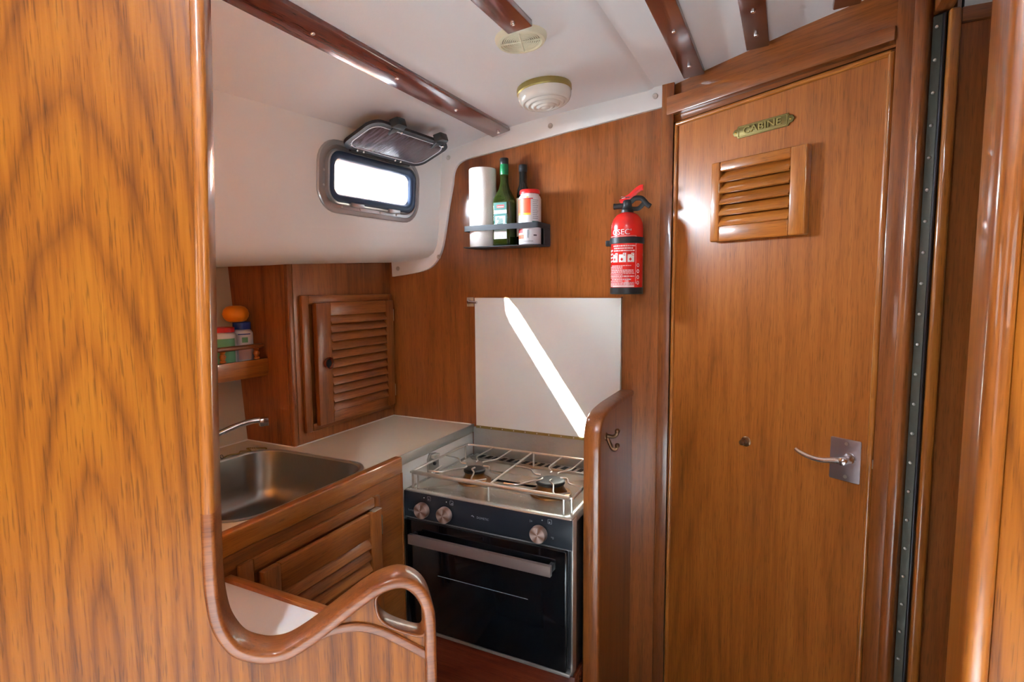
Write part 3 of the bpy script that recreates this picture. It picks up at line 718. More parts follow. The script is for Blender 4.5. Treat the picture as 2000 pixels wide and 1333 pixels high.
jar(-1.502, 1.172, 0.0305, 0.122, 'blue_plastic', 'storage_jar', 'slim white jar with a blue lid beside the red lidded jar', 0.022,
    [(-60, 10, 0.106, 0.109, 'blue_plastic'), (-40, -8, 0.082, 0.098, 'print_green'), (-60, 10, 0.03, 0.066, 'print_pink')])
mn = thing('mandarin', 'ripe mandarin orange resting on top of the two jars', 'fruit', (-1.497, 1.150, 1.2845))
pr_ = [(0.0005, 0.006), (0.008, 0.002), (0.020, 0.0), (0.032, 0.005), (0.040, 0.015), (0.0425, 0.025), (0.039, 0.037), (0.030, 0.046), (0.018, 0.0495), (0.006, 0.0485), (0.0005, 0.0465)]
mbm = MB().lathe([(r * 0.88, z) for r, z in pr_], n=40)
for p in mbm.v:
    a = math.atan2(p.y, p.x); f = 1 + 0.012 * math.cos(10 * a); p.x *= f; p.y *= f
obj('peel', mbm, 'orange_peel', mn, local=True, ang=80)
obj('stem_scar', MB().lathe([(0.0001, 0.0485), (0.003, 0.0482), (0.0035, 0.0465)], n=8), 'print_green', mn, local=True)

# ------------------------------------------------------------------ worktop, sink, tap
sinkhole = rrect(-1.2075, 0.948, 0.210, 0.216, 0.085, 8)
o = obj('worktop', MB().prism([(-0.985, 0.575), (-0.985, YB), (XC, YB), (XC, 1.205), (-1.545, 1.205), (-1.545, 0.575)], 'xy', 0.872, 0.900, [sinkhole]), 'laminate')
wt = tag(o, 'cream laminate worktop around the sink and beside the cooker', 'worktop')
obj('edge_strip', MB().box(-0.9848, -0.979, 1.249, YB - 0.001, 0.876, 0.9035), 'aluminium', wt, bevel=0.001, label='aluminium edge strip')
obj('sealant', MB().tube([(XC + 0.001, 1.205, 0.9005), (XC + 0.001, YB - 0.001, 0.9005), (-0.99, YB - 0.001, 0.9005)], 0.0028, 6), 'caulk', wt)
obj('sealant', MB().tube([(XC, 1.204, 0.9005), (-1.543, 1.204, 0.9005), (-1.543, 0.58, 0.9005)], 0.0028, 6), 'caulk', wt)
sink = thing('sink', 'brushed stainless steel sink bowl set into the cream worktop', 'sink', (-1.2075, 0.948, 0.9))
def srings(prof, n=10):
    return [[(x, y, z) for x, y in rrect(0, 0, 0.2095 - ins, 0.2155 - ins, max(0.01, 0.0845 - ins * 0.6), n)] for ins, z in prof]
obj('rim', MB().loops(srings([(-0.009, 0.0004), (-0.010, 0.0018), (-0.004, 0.0032), (0.0, 0.002), (0.002, -0.004)])), 'steel', sink, local=True, ang=60)
bowl = MB().loops(srings([(0.002, -0.002), (0.008, -0.05), (0.016, -0.105), (0.024, -0.130), (0.040, -0.145), (0.07, -0.150), (0.12, -0.152), (0.17, -0.154), (0.19, -0.155)]))
obj('bowl', bowl, 'sink_steel', sink, local=True, ang=80)
obj('drain', MB().lathe([(0.0001, -0.153), (0.012, -0.153), (0.020, -0.151), (0.026, -0.150), (0.027, -0.156)], n=28), 'steel', sink, local=True)
tap = thing('tap', 'chrome swivel tap spout reaching over the sink', 'tap', (-1.43, 0.93, 0.9))
obj('base', MB().lathe([(0.026, 0.0), (0.026, 0.006), (0.018, 0.012), (0.016, 0.05), (0.019, 0.055), (0.001, 0.06)], (-1.47, 0.93, 0.9), 24), 'chrome', tap)
pth = catmull([(-1.47, 0.93, 0.945), (-1.455, 0.968, 0.958), (-1.43, 1.01, 0.974), (-1.405, 1.055, 0.992), (-1.385, 1.095, 1.001), (-1.372, 1.115, 1.002)], 5)
obj('spout', MB().tube(pth, 0.0085, 14), 'chrome', tap)
obj('aerator', MB().box(-0.012, 0.012, -0.010, 0.014, -0.014, 0.009).xf(Matrix.Translation((-1.368, 1.122, 0.998)) @ Matrix.Rotation(-0.5, 4, 'Z')), 'chrome', tap, bevel=0.002)
obj('lever', MB().tube([(-1.47, 0.93, 0.955), (-1.47, 0.93, 0.985), (-1.46, 0.95, 1.0)], 0.006, 10), 'chrome', tap)
ch = thing('plug_chain', 'brass ball chain of the sink plug lying on the worktop', 'chain', (-1.43, 1.1, 0.9))
cp = catmull([(-1.432, 1.035, 0.904), (-1.443, 1.062, 0.9025), (-1.433, 1.085, 0.9025), (-1.445, 1.103, 0.9025), (-1.425, 1.12, 0.9025), (-1.455, 1.132, 0.9025), (-1.425, 1.150, 0.9025), (-1.405, 1.158, 0.9025), (-1.395, 1.15, 0.9025)], 8)
mb = MB()
for p in cp: mb.sphere(tuple(p), 0.0022, 4)
c_ = obj('beads', mb, 'brass_dull', ch); c_['kind'] = 'stuff'
obj('plug_ring', MB().tube([(-1.432 + 0.006 * math.cos(a), 1.030, 0.9075 + 0.006 * math.sin(a)) for a in [2 * PI * i / 16 for i in range(16)]], 0.001, 6, closed=True), 'dark_steel', ch)

# ------------------------------------------------------------------ sink cabinet
cab = thing('sink_cabinet', 'teak base cabinet with a louvred door under the sink', 'cabinet', (-1.2, 0.9, 0))
XF = -0.966
obj('front_panel', MB().box(XF - 0.016, XF, 0.575, 1.244, 0.0, 0.861), 'cup_y', cab)
obj('fiddle_rail', MB().box(-0.9848, -0.9605, 0.575, 1.246, 0.862, 0.908), 'gold_y', cab, bevel=0.004, seg=3, label='raised golden teak rail along the worktop edge')
obj('end_stile', MB().box(XF - 0.016, XF + 0.0025, 1.2442, 1.250, 0.0, 0.861), 'cup_z', cab, bevel=0.001)
obj('side_panel', MB().box(-0.9885, -0.9845, 1.2505, YB - 0.001, 0.30, 0.871), 'laminate_white', cab)
for b in ((0.712, 0.745, 0.44, 0.835), (1.118, 1.140, 0.44, 0.835), (0.7452, 1.1178, 0.44, 0.462), (0.7452, 1.1178, 0.809, 0.835)):
    obj('architrave', MB().box(XF + 0.0003, XF + 0.011, *b), 'cup_z' if b[3] - b[2] > 0.2 else 'cup_y', cab, bevel=0.003)
y0, y1, z0, z1 = 0.752, 1.124, 0.455, 0.806
cd = obj('door', MB().box(XF + 0.0105, XF + 0.0112, y0 + 0.02, y1 - 0.02, z0 + 0.02, z1 - 0.02), 'cup_z', cab, label='louvred teak cabinet door')
obj('stile', MB().box(XF + 0.0113, XF + 0.028, y0, y0 + 0.045, z0, z1), 'cup_z', cd, bevel=0.003)
obj('stile', MB().box(XF + 0.0113, XF + 0.028, y1 - 0.045, y1, z0, z1), 'cup_z', cd, bevel=0.003)
obj('rail', MB().box(XF + 0.0113, XF + 0.027, y0 + 0.0452, y1 - 0.0452, z0, z0 + 0.05), 'cup_y', cd, bevel=0.002)
obj('rail', MB().box(XF + 0.0113, XF + 0.027, y0 + 0.0452, y1 - 0.0452, z1 - 0.062, z1), 'cup_y', cd, bevel=0.002)
sl = MB().box(-0.003, 0.003, y0 + 0.045, y1 - 0.045, -0.0195, 0.0195).xf(Matrix.Rotation(math.radians(-32), 4, 'Y')).xf(Matrix.Translation((XF + 0.020, 0, z0 + 0.065)))
sl = obj('slat', sl, 'cup_y', cd, bevel=0.0015)
for i in range(1, 8): dup(sl, sl.location + Vector((0, 0, 0.0305 * i)))
obj('hinge', MB().tube([(XF + 0.022, 1.1265, 0.735), (XF + 0.022, 1.1265, 0.785)], 0.004, 8), 'steel', cd)
obj('hinge', MB().box(XF + 0.011, XF + 0.0285, 1.095, 1.124, 0.8062, 0.808), 'steel', cd)

# low worktop behind the divider
lw = thing('low_worktop', 'white laminate ledge with teak edging behind the grab handle', 'worktop', (-0.7, 0.63, 0.8))
obj('top', MB().prism([(-0.962, 0.680), (-0.490, 0.680), (-0.500, 0.604), (-0.66, 0.459), (-0.962, 0.30)], 'xy', 0.800, 0.818), 'laminate_white', lw)
obj('edging', MB().box(-0.962, -0.490, 0.6802, 0.697, 0.785, 0.826), 'cup_x', lw, bevel=0.003)
obj('support', MB().box(-0.95, -0.62, 0.61, 0.665, 0.0, 0.7998), 'cup_z', lw)

# ------------------------------------------------------------------ cooker
ck = thing('cooker', 'black fronted two burner cooker with oven and steel hob', 'cooker', (-0.72, 1.46, 0.385))
X0, X1, YF, ZT = -0.978, -0.462, 1.274, 0.803
obj('body', MB().box(X0 + 0.003, X1, YF + 0.013, 1.66, 0.385, 0.785), 'dark_steel', ck)
obj('side_trim', MB().box(X1 - 0.004, X1 + 0.0012, YF + 0.002, YF + 0.030, 0.385, 0.800), 'steel', ck, bevel=0.0008)
obj('side_trim', MB().box(X0 + 0.0005, X0 + 0.004, YF + 0.002, YF + 0.030, 0.385, 0.786), 'steel', ck, bevel=0.0008)
hx, hy = (X1 - X0) / 2, (1.662 - YF) / 2; hc = ((X0 + X1) / 2, (YF + 1.662) / 2)
def hr(ins, z, r): return [(x, y, z) for x, y in rrect(hc[0], hc[1], hx - ins, hy - ins, r, 4)]
mb = MB().loops([hr(0, 0.786, 0.006), hr(0, 0.801, 0.006), hr(0.002, 0.803, 0.006), hr(0.022, 0.803, 0.014), hr(0.030, 0.797, 0.018), hr(0.12, 0.796, 0.03), hr(0.185, 0.796, 0.002)])
obj('hob', mb, 'hob_steel', ck, ang=50, label='stainless steel hob plate')
rv = obj('rear_vent', MB().box(X0 + 0.02, X1 - 0.02, 1.615, 1.661, 0.797, 0.8055), 'steel_brushed', ck, bevel=0.002)
for i in range(16):
    x = X0 + 0.045 + i * 0.0275
    obj('vent_slot', MB().prism([(x, 1.622), (x + 0.015, 1.622), (x + 0.020, 1.652), (x + 0.005, 1.652)], 'xy', 0.8050, 0.8062), 'gap_shade', rv)
cp_ = obj('control_panel', MB().box(X0, X1, YF - 0.002, YF + 0.012, 0.724, 0.800), 'black_panel', ck, bevel=0.001, label='black control panel')
obj('edge_strip', MB().box(X0, X1, YF - 0.0035, YF + 0.0120, 0.7215, 0.7237), 'grey_print', cp_)
for kx in (-0.908, -0.833, -0.548):
    kb = obj('knob', MB().lathe([(0.0175, 0.0), (0.0185, -0.003), (0.0215, -0.005), (0.0225, -0.008), (0.0222, -0.020), (0.0205, -0.0225), (0.0001, -0.0228)], n=40, axis='y'), 'spun_metal', ck, local=True, label='spun metal knob')
    kb.location = Vector((kx, YF - 0.002, 0.755)) - Vector((-0.72, 1.46, 0.385))
    obj('marker', MB().box(-0.0008, 0.0008, -0.0233, -0.0228, 0.008, 0.019), 'print_white', kb, local=True)
    FM = face_M(kx, YF - 0.002, 0.786)
    obj('indicator_dot', MB().lathe([(0.0016, 0), (0.0016, 0.0004)], n=10).xf(FM @ Matrix.Translation((0.005 if kx > -0.6 else 0.0, 0.002, 0))), 'print_white', cp_)
    fx = 0.026 if kx > -0.6 else 0.017
    obj('burner_symbol', MB().tube([(fx + a, 0.002 + b, 0.0002) for a, b in rrect(0, 0, 0.0052, 0.0056, 0.001, 2)], 0.0005, 4, closed=True).xf(FM), 'print_grey', cp_)
    obj('burner_symbol', MB().lathe([(0.002, 0), (0.002, 0.0004)], n=10).xf(FM @ Matrix.Translation((fx + (0.0012 if kx == -0.833 else -0.0008), 0.0, 0))), 'print_grey', cp_)
obj('lettering', text_mb('DOMETIC', 0.0085, 0.0003).xf(face_M(-0.7175, YF - 0.0022, 0.7605)), 'print_grey', cp_)
obj('logo_mark', MB().prism([(-0.006, 0.001), (-0.002, 0.0035), (0.002, 0.001), (0.004, -0.001), (0.0005, -0.0015), (-0.002, 0.0008), (-0.005, -0.0005)], 'xy', 0, 0.0003).xf(face_M(-0.7475, YF - 0.0022, 0.7615)), 'print_grey', cp_)
obj('lettering', text_mb('Sunlight', 0.0072, 0.0003).xf(face_M(-0.9535, YF - 0.0022, 0.7445)), 'print_grey', cp_)
obj('gas_mark', text_mb('I+', 0.010, 0.0003).xf(face_M(-0.574, YF - 0.0022, 0.780)), 'print_grey', cp_)
obj('gas_mark', text_mb('*0', 0.009, 0.0003).xf(face_M(-0.515, YF - 0.0022, 0.746)), 'print_grey', cp_)
# oven door
od = obj('oven_door', MB().box(X0 + 0.006, X1 - 0.012, YF - 0.012, YF + 0.012, 0.398, 0.7195), 'black_gloss', ck, bevel=0.003, label='black glass oven door')
obj('lower_trim', MB().box(X0 + 0.004, X1 - 0.003, YF - 0.010, YF + 0.012, 0.3865, 0.396), 'steel', ck, bevel=0.001)
obj('vent_gap', MB().box(X0 + 0.02, X1 - 0.02, YF - 0.0115, YF + 0.0, 0.7197, 0.7212), 'gap_shade', od)
obj('rack_line', MB().box(-0.860, -0.58, YF - 0.0123, YF - 0.0119, 0.5705, 0.5722), 'grey_print', od)
hd = obj('handle', MB().box(-0.936, -0.503, 1.228, 1.240, 0.664, 0.692), 'handle_metal', ck, bevel=0.0012, label='flat brushed metal handle bar')
for x in (-0.930, -0.5095):
    obj('bracket', MB().box(x - 0.0055, x + 0.0055, 1.2402, 1.262, 0.670, 0.688), 'dark_steel', hd, bevel=0.001)
# burners
for bx, by, r in ((-0.835, 1.434, 0.040), (-0.587, 1.435, 0.048)):
    bu = obj('burner', MB().lathe([(r + 0.012, 0.7965), (r + 0.010, 0.801), (r, 0.803), (r - 0.004, 0.808), (r - 0.010, 0.818), (r - 0.009, 0.826)], (bx, by, 0), 36), 'burnt_brass', ck, label='heat stained gas burner')
    obj('cap', MB().lathe([(r - 0.011, 0.8262), (r - 0.007, 0.828), (r - 0.007, 0.834), (r - 0.010, 0.8365), (r - 0.016, 0.8368), (0.0001, 0.836)], (bx, by, 0), 36), 'black_plastic', bu)
# fiddle rail around the hob
fz = 0.848
lp = catmull([(-0.930, 1.297, fz), (-0.958, 1.297, fz), (-0.968, 1.303, fz), (-0.969, 1.32, fz), (-0.969, 1.590, fz), (-0.962, 1.612, fz), (-0.94, 1.618, fz)], 5)
rp2 = [Vector((-1.44 - p.x, p.y, p.z)) for p in reversed(lp)]
fr_ = obj('fiddle_rail', MB().tube([tuple(p) for p in lp] + [tuple(p) for p in rp2], 0.0036, 8, closed=True), 'steel', ck, label='chrome pot rail around the hob')
obj('front_bar', MB().tube([(-0.962, 1.297, fz), (-0.478, 1.297, fz)], 0.0060, 10), 'steel', fr_)
for x, y in ((-0.966, 1.300), (-0.946, 1.297), (-0.712, 1.297), (-0.474, 1.300), (-0.494, 1.297), (-0.966, 1.60), (-0.72, 1.618), (-0.474, 1.60)):
    obj('post', MB().tube([(x, y, 0.800), (x, y, fz)], 0.0034, 8), 'steel', fr_)
# pan supports
gz = 0.847
def wire(name, pts, r=0.0024):
    obj(name, MB().tube([(x, y, z) for x, y, z in pts], r, 8), 'steel', ck)
wire('pan_support', [(-0.728, 1.618, gz), (-0.716, 1.36, gz), (-0.712, 1.297, gz)], 0.0028)
for cx, r in ((-0.835, 0.03), (-0.587, 0.034)):
    s1 = 0.035
    wire('pan_support', catmull([(cx - s1, 1.618, gz), (cx - s1, 1.53, gz), (cx - s1 * 0.9, 1.50, gz + 0.001), (cx - 0.012, 1.475, gz), (cx - 0.012, 1.462, gz)], 2))
    wire('pan_support', catmull([(cx + s1, 1.618, gz), (cx + s1, 1.53, gz), (cx + s1 * 0.9, 1.50, gz + 0.001), (cx + 0.012, 1.475, gz), (cx + 0.012, 1.462, gz)], 2))
    wire('pan_support', catmull([(cx + 0.014, 1.412, gz), (cx + 0.014, 1.395, gz), (cx + s1, 1.37, gz), (cx + s1 + 0.02, 1.32, gz), (cx + s1 + 0.035, 1.312, gz), (cx + s1 + 0.06, 1.335, gz)], 3))
    wire('pan_support', catmull([(cx - 0.014, 1.412, gz), (cx - 0.014, 1.395, gz), (cx - s1, 1.37, gz), (cx - s1 - 0.02, 1.335, gz), (cx - s1 - 0.06, 1.33, gz)], 3))
    wire('pan_support', catmull([(cx - 0.030, 1.435, gz), (cx - 0.05, 1.435, gz), (cx - 0.08, 1.47, gz), (cx - 0.134, 1.48, gz)], 3))
    wire('pan_support', catmull([(cx + 0.030, 1.435, gz), (cx + 0.05, 1.435, gz), (cx + 0.07, 1.40, gz), (cx + 0.115, 1.39, gz)], 3))
# gimbal bracket on the left flank
gb = obj('gimbal_bracket', MB().prism([(1.395, 0.806), (1.452, 0.806), (1.452, 0.842), (1.440, 0.866), (1.408, 0.872), (1.395, 0.855)], 'yz', -0.983, -0.9755), 'steel_brushed', ck, bevel=0.0015, label='steel gimbal bracket')
obj('latch', MB().box(-0.9755, -0.962, 1.408, 1.438, 0.855, 0.866), 'steel', gb, bevel=0.001)
obj('bolt', MB().lathe([(0.006, 0), (0.006, 0.005), (0.003, 0.007)], (-0.9755, 1.424, 0.836), 14, 'x'), 'dark_steel', gb)
obj('pin', MB().tube([(-0.962, 1.36, 0.812), (-0.958, 1.40, 0.822), (-0.958, 1.44, 0.826)], 0.0025, 8), 'steel', gb)
# plinth below the cooker
o = obj('plinth', MB().box(-0.984, -0.46, 1.29, 1.68, 0.0, 0.372), 'mahog_x', bevel=0.002); tag(o, 'teak plinth board beneath the oven, coloured dark for the shade low down', 'plinth')  # darker wood colour stands for the shade low under the oven

# ------------------------------------------------------------------ steel back strip, white cover board, catch
o = obj('steel_backsplash', MB().box(-0.979, -0.458, YB - 0.006, YB - 0.0005, 0.790, 0.8945), 'crinkled_steel'); tag(o, 'crinkled steel splash strip behind the hob', 'backsplash')
cb = thing('cover_board', 'white cooker cover board folded up against the bulkhead', 'cover', (-0.706, 1.675, 0.9))
obj('board', MB().box(-0.962, -0.451, 1.668, YB - 0.0006, 0.904, 1.349), 'cover_white', cb, bevel=0.0008)
obj('edge_band', MB().box(-0.963, -0.450, 1.6675, YB - 0.0006, 1.3492, 1.3522), 'teak_x', cb)
hs = obj('hinge_strip', MB().box(-0.962, -0.456, 1.667, YB - 0.0006, 0.8950, 0.9035), 'brass_dull', cb, label='dull brass hinge strip')
for i in range(12):
    obj('screw', MB().lathe([(0.0022, 0), (0.0020, -0.0012), (0.0003, -0.0012)], (-0.945 + i * 0.043, 1.667, 0.8995), 10, 'y'), 'steel', hs)
ct = thing('cabinet_catch', 'small chrome turn catch at the top left of the white cover board', 'catch', (-0.985, 1.68, 1.325))
obj('plate', MB().box(-0.998, -0.972, 1.676, YB - 0.0005, 1.319, 1.350), 'steel', ct, bevel=0.0012)
obj('turn_arm', MB().tube([(-0.985, 1.668, 1.335), (-0.970, 1.664, 1.334), (-0.950, 1.662, 1.3335)], [0.006, 0.005, 0.0045], 10), 'chrome', ct)
obj('pivot', MB().lathe([(0.008, 0), (0.0075, -0.010), (0.004, -0.0125)], (-0.985, 1.676, 1.335), 16, 'y'), 'chrome', ct)

# ------------------------------------------------------------------ partition to the right of the cooker
pt = thing('cooker_partition', 'dark teak partition with rounded top between cooker and door', 'partition', (-0.434, 1.5, 0))
arc = [(1.337, 0.0), (1.337, 0.97)] + [(p.x, p.y) for p in catmull([(1.337, 0.975, 0), (1.341, 1.008, 0), (1.353, 1.035, 0), (1.375, 1.052, 0), (1.41, 1.060, 0), (1.47, 1.0645, 0), (1.55, 1.0655, 0), (YB - 0.001, 1.066, 0)], 4)]
board = [(y + 0.011, z - 0.011 if z > 0.9 else z) for y, z in arc]
board[-1] = (YB - 0.001, board[-1][1])
obj('board', MB().prism(board + [(YB - 0.001, 0.0)], 'yz', -0.448, -0.4165), 'teak_z', pt)
# cap: a band that follows the outline
mb = MB(); n = len(arc); ring = []
for i in range(n):
    a = Vector(arc[max(0, i - 1)]); b = Vector(arc[min(n - 1, i + 1)]); t = (b - a).normalized(); nn = Vector((t.y, -t.x))
    p = Vector(arc[i]); q = p + nn * 0.0125
    h = 0.0035
    ring.append([(-0.456, q.x, q.y), (-0.456, p.x + nn.x * h, p.y + nn.y * h), (-0.456 + h, p.x, p.y), (-0.4125 - h, p.x, p.y), (-0.4125, p.x + nn.x * h, p.y + nn.y * h), (-0.4125, q.x, q.y)])
mb.loops(ring, True)
obj('cap', mb, 'teak_z', pt, ang=50, label='rounded teak capping')
hk = thing('coat_hook', 'small brass coat hook on the partition side', 'hook', (-0.4165, 1.408, 0.945))
obj('backplate', MB().lathe([(0.011, 0), (0.011, 0.002), (0.007, 0.004), (0.0005, 0.0045)], (-0.4165, 1.408, 0.988), 18, 'x'), 'bronze', hk)
obj('upper_hook', MB().tube(catmull([(-0.413, 1.408, 0.990), (-0.398, 1.408, 0.990), (-0.389, 1.408, 0.996), (-0.386, 1.408, 1.004)], 4), 0.0050, 10), 'bronze', hk)
obj('lower_hook', MB().tube(catmull([(-0.413, 1.408, 0.985), (-0.407, 1.408, 0.972), (-0.400, 1.408, 0.958), (-0.391, 1.408, 0.956), (-0.386, 1.408, 0.965)], 4), 0.0050, 10), 'bronze', hk)
for p in ((-0.386, 1.408, 1.006), (-0.386, 1.408, 0.967)):
    obj('knob_end', MB().sphere(p, 0.0070, 8), 'bronze', hk)

# ------------------------------------------------------------------ spice rack and its contents
RX0, RX1, RY, RZ = -0.958, -0.688, 1.590, 1.513
rk = thing('spice_rack', 'black metal rack on the bulkhead holding roll, bottles and canister', 'rack', (-0.823, 1.64, RZ))
obj('base_plate', MB().prism(rrect((RX0 + RX1) / 2, (RY + YB) / 2, (RX1 - RX0) / 2, (YB - RY) / 2 - 0.0005, 0.004, 3), 'xy', RZ, RZ + 0.003), 'rack_black', rk)
obj('back_plate', MB().box(RX0 + 0.05, RX1, YB - 0.0035, YB - 0.0006, RZ + 0.003, RZ + 0.070), 'rack_black', rk)
obj('side_plate', MB().box(RX1 - 0.003, RX1, YB - 0.05, YB - 0.0036, RZ + 0.003, RZ + 0.0515), 'rack_black', rk)
bp_ = [(RX0, YB - 0.001), (RX0, RY + 0.012)] + [(RX0 + 0.012 - 0.012 * math.cos(a), RY + 0.012 - 0.012 * math.sin(a)) for a in (0.4, 0.8, 1.2)] + [(RX0 + 0.012, RY), (RX1 - 0.012, RY)] + [(RX1 - 0.012 + 0.012 * math.sin(a), RY + 0.012 - 0.012 * math.cos(a)) for a in (0.4, 0.8, 1.2)] + [(RX1, RY + 0.012), (RX1, YB - 0.001)]
rings = []
for i, p in enumerate(bp_):
    a = Vector(bp_[max(0, i - 1)]); b = Vector(bp_[min(len(bp_) - 1, i + 1)]); t = (b - a).normalized(); nn = Vector((-t.y, t.x)) * 0.0028
    rings.append([(p[0], p[1], RZ + 0.053), (p[0], p[1], RZ + 0.070), (p[0] + nn.x, p[1] + nn.y, RZ + 0.070), (p[0] + nn.x, p[1] + nn.y, RZ + 0.053)])
obj('guard_band', MB().loops(rings, True), 'rack_black', rk, ang=50)
BZ = RZ + 0.0032
roll = thing('paper_towel_roll', 'white paper kitchen roll at the left end of the rack', 'paper roll', (-0.9085, 1.6385, BZ))
obj('paper', MB().lathe([(0.019, 0.0), (0.0435, 0.0), (0.0445, 0.002), (0.0445, 0.250), (0.0435, 0.252), (0.019, 0.252), (0.019, 0.0)], n=48), 'paper', roll, local=True)
obj('core', MB().lathe([(0.0186, 0.001), (0.0186, 0.2515), (0.0175, 0.2515), (0.0175, 0.001)], n=28), 'print_grey', roll, local=True)

bt = thing('oil_bottle', 'green glass olive oil bottle with black cap in the rack', 'bottle', (-0.8275, 1.6355, BZ))
rings = []
for hw, z, r in ((0.027, 0.0, 0.008), (0.030, 0.003, 0.010), (0.0305, 0.02, 0.010), (0.0305, 0.140, 0.010), (0.029, 0.152, 0.013), (0.024, 0.166, 0.0165), (0.0175, 0.182, 0.0165), (0.0135, 0.200, 0.0134), (0.0128, 0.225, 0.0127), (0.0128, 0.262, 0.0127)):
    rings.append([(x, y, z) for x, y in rrect(0, 0, hw, hw, min(r, hw - 0.00005), 6)])
obj('glass', MB().loops(rings, True), 'glass_oil', bt, local=True, ang=60)
rings = []
for hw, z, r in ((0.0255, 0.006, 0.008), (0.0280, 0.012, 0.009), (0.0280, 0.138, 0.009), (0.026, 0.1385, 0.009)):
    rings.append([(x, y, z) for x, y in rrect(0, 0, hw, hw, r, 5)])
plain('oil', (70, 84, 16), 0.1, coat=0.2)
obj('oil_fill', MB().loops(rings, True), 'oil', bt, local=True, ang=60, label='oil inside the glass')
obj('neck_foil', MB().lathe([(0.0133, 0.2265), (0.0136, 0.2275), (0.0136, 0.258), (0.0133, 0.259)], n=28), 'cap_green', bt, local=True, label='green foil neck wrap')
obj('cap', MB().lathe([(0.0136, 0.2592), (0.0140, 0.2602), (0.0140, 0.277), (0.0128, 0.2785), (0.0001, 0.2785)], n=28), 'black_plastic', bt, local=True)
lb = obj('front_label', MB().box(-0.0225, 0.0225, -0.0311, -0.0306, 0.022, 0.136), 'label_mint', bt, local=True, label='printed front label')
def lab(x0, x1, z0, z1, mat, parent=lb, y=-0.0314):
    obj('label_print', MB().box(x0, x1, y, y + 0.0002, z0, z1), mat, parent, local=True)
lab(-0.0225, 0.0225, 0.112, 0.136, 'label_green'); lab(-0.0225, 0.0225, 0.102, 0.112, 'print_white')
lab(-0.0225, 0.0225, 0.094, 0.101, 'label_green'); lab(-0.0225, -0.018, 0.07, 0.094, 'label_green'); lab(0.018, 0.0225, 0.07, 0.094, 'label_green')
for i, (a, b) in enumerate(((-0.012, -0.003), (-0.013, 0.009), (-0.006, 0.010), (-0.008, 0.010), (-0.011, 0.010), (-0.012, 0.010))):
    lab(a, b, 0.0865 - i * 0.0045, 0.0892 - i * 0.0045, 'label_green')
lab(-0.0225, -0.015, 0.056, 0.062, 'label_green'); lab(0.012, 0.0225, 0.056, 0.062, 'label_green')
lab(-0.0225, 0.0225, 0.022, 0.046, 'print_white')
for i in range(9): lab(-0.014 + i * 0.003, -0.0125 + i * 0.003, 0.024, 0.036, 'print_grey', y=-0.0316)
lab(-0.012, 0.0145, 0.119, 0.1285, 'label_red', y=-0.0316)
obj('label_print', MB().box(-0.010, 0.0125, -0.03185, -0.0317, 0.1215, 0.1235), 'print_pink', lb, local=True)

b2 = thing('vinegar_bottle', 'slim dark bottle with black cap behind the canister', 'bottle', (-0.7715, 1.657, BZ))
obj('glass', MB().lathe([(0.0001, 0.0), (0.019, 0.0), (0.0205, 0.003), (0.0205, 0.165), (0.019, 0.178), (0.0135, 0.192), (0.0125, 0.205), (0.0125, 0.236)], n=36), 'glass_dark', b2, local=True, ang=60)
obj('cap', MB().lathe([(0.0128, 0.234), (0.0138, 0.235), (0.0132, 0.240), (0.0138, 0.2405), (0.0138, 0.254), (0.0125, 0.256), (0.0001, 0.256)], n=28), 'black_plastic', b2, local=True)
obj('label', MB().lathe([(0.0208, 0.03), (0.0209, 0.031), (0.0209, 0.150), (0.0208, 0.151)], n=36), 'print_white', b2, local=True)

cn = thing('canister', 'white canister with red lid and red yellow label at the right of the rack', 'canister', (-0.7345, 1.6285, BZ))
CR = 0.0352
obj('body', MB().lathe([(0.0001, 0.0), (CR - 0.003, 0.0), (CR, 0.003), (CR, 0.142), (CR - 0.002, 0.148), (CR - 0.006, 0.153), (CR - 0.007, 0.158)], n=48), 'jar_white', cn, local=True, ang=60)
obj('lid', MB().lathe([(CR - 0.006, 0.1565), (CR - 0.0035, 0.158), (CR - 0.0035, 0.167), (CR - 0.0055, 0.1695), (0.0001, 0.170)], n=48), 'red_plastic', cn, local=True)
def wrap(parent, R, a0, a1, z0, z1, mat, name='label_print', dr=0.0004, n=12):
    vs = []
    for i in range(n + 1):
        a = math.radians(a0 + (a1 - a0) * i / n)
        vs += [((R + dr) * math.cos(a), (R + dr) * math.sin(a), z0), ((R + dr) * math.cos(a), (R + dr) * math.sin(a), z1)]
    return obj(name, MB().add(vs, [(2 * i, 2 * i + 2, 2 * i + 3, 2 * i + 1) for i in range(n)]), mat, parent, local=True)
wrap(cn, CR, -165, -62, 0.096, 0.138, 'label_orange'); wrap(cn, CR, -165, -62, 0.090, 0.096, 'label_yellow')
wrap(cn, CR, -160, -50, 0.138, 0.141, 'label_red')
wrap(cn, CR, -84, -72, 0.142, 0.1455, 'label_yellow', dr=-0.0001)
for i in range(11): wrap(cn, CR, -52, -20 - (i % 3) * 3, 0.134 - i * 0.0055, 0.1358 - i * 0.0055, 'print_grey', n=4)
wrap(cn, CR, -55, -15, 0.066, 0.071, 'label_green')
wrap(cn, CR, -150, -100, 0.018, 0.030, 'label_orange'); wrap(cn, CR, -150, -105, 0.036, 0.048, 'label_red')
wrap(cn, CR, -48, -30, 0.026, 0.030, 'print_dark'); wrap(cn, CR, -80, -72, 0.02, 0.045, 'print_grey')
wrap(cn, CR, -120, -50, 0.009, 0.011, 'print_grey')

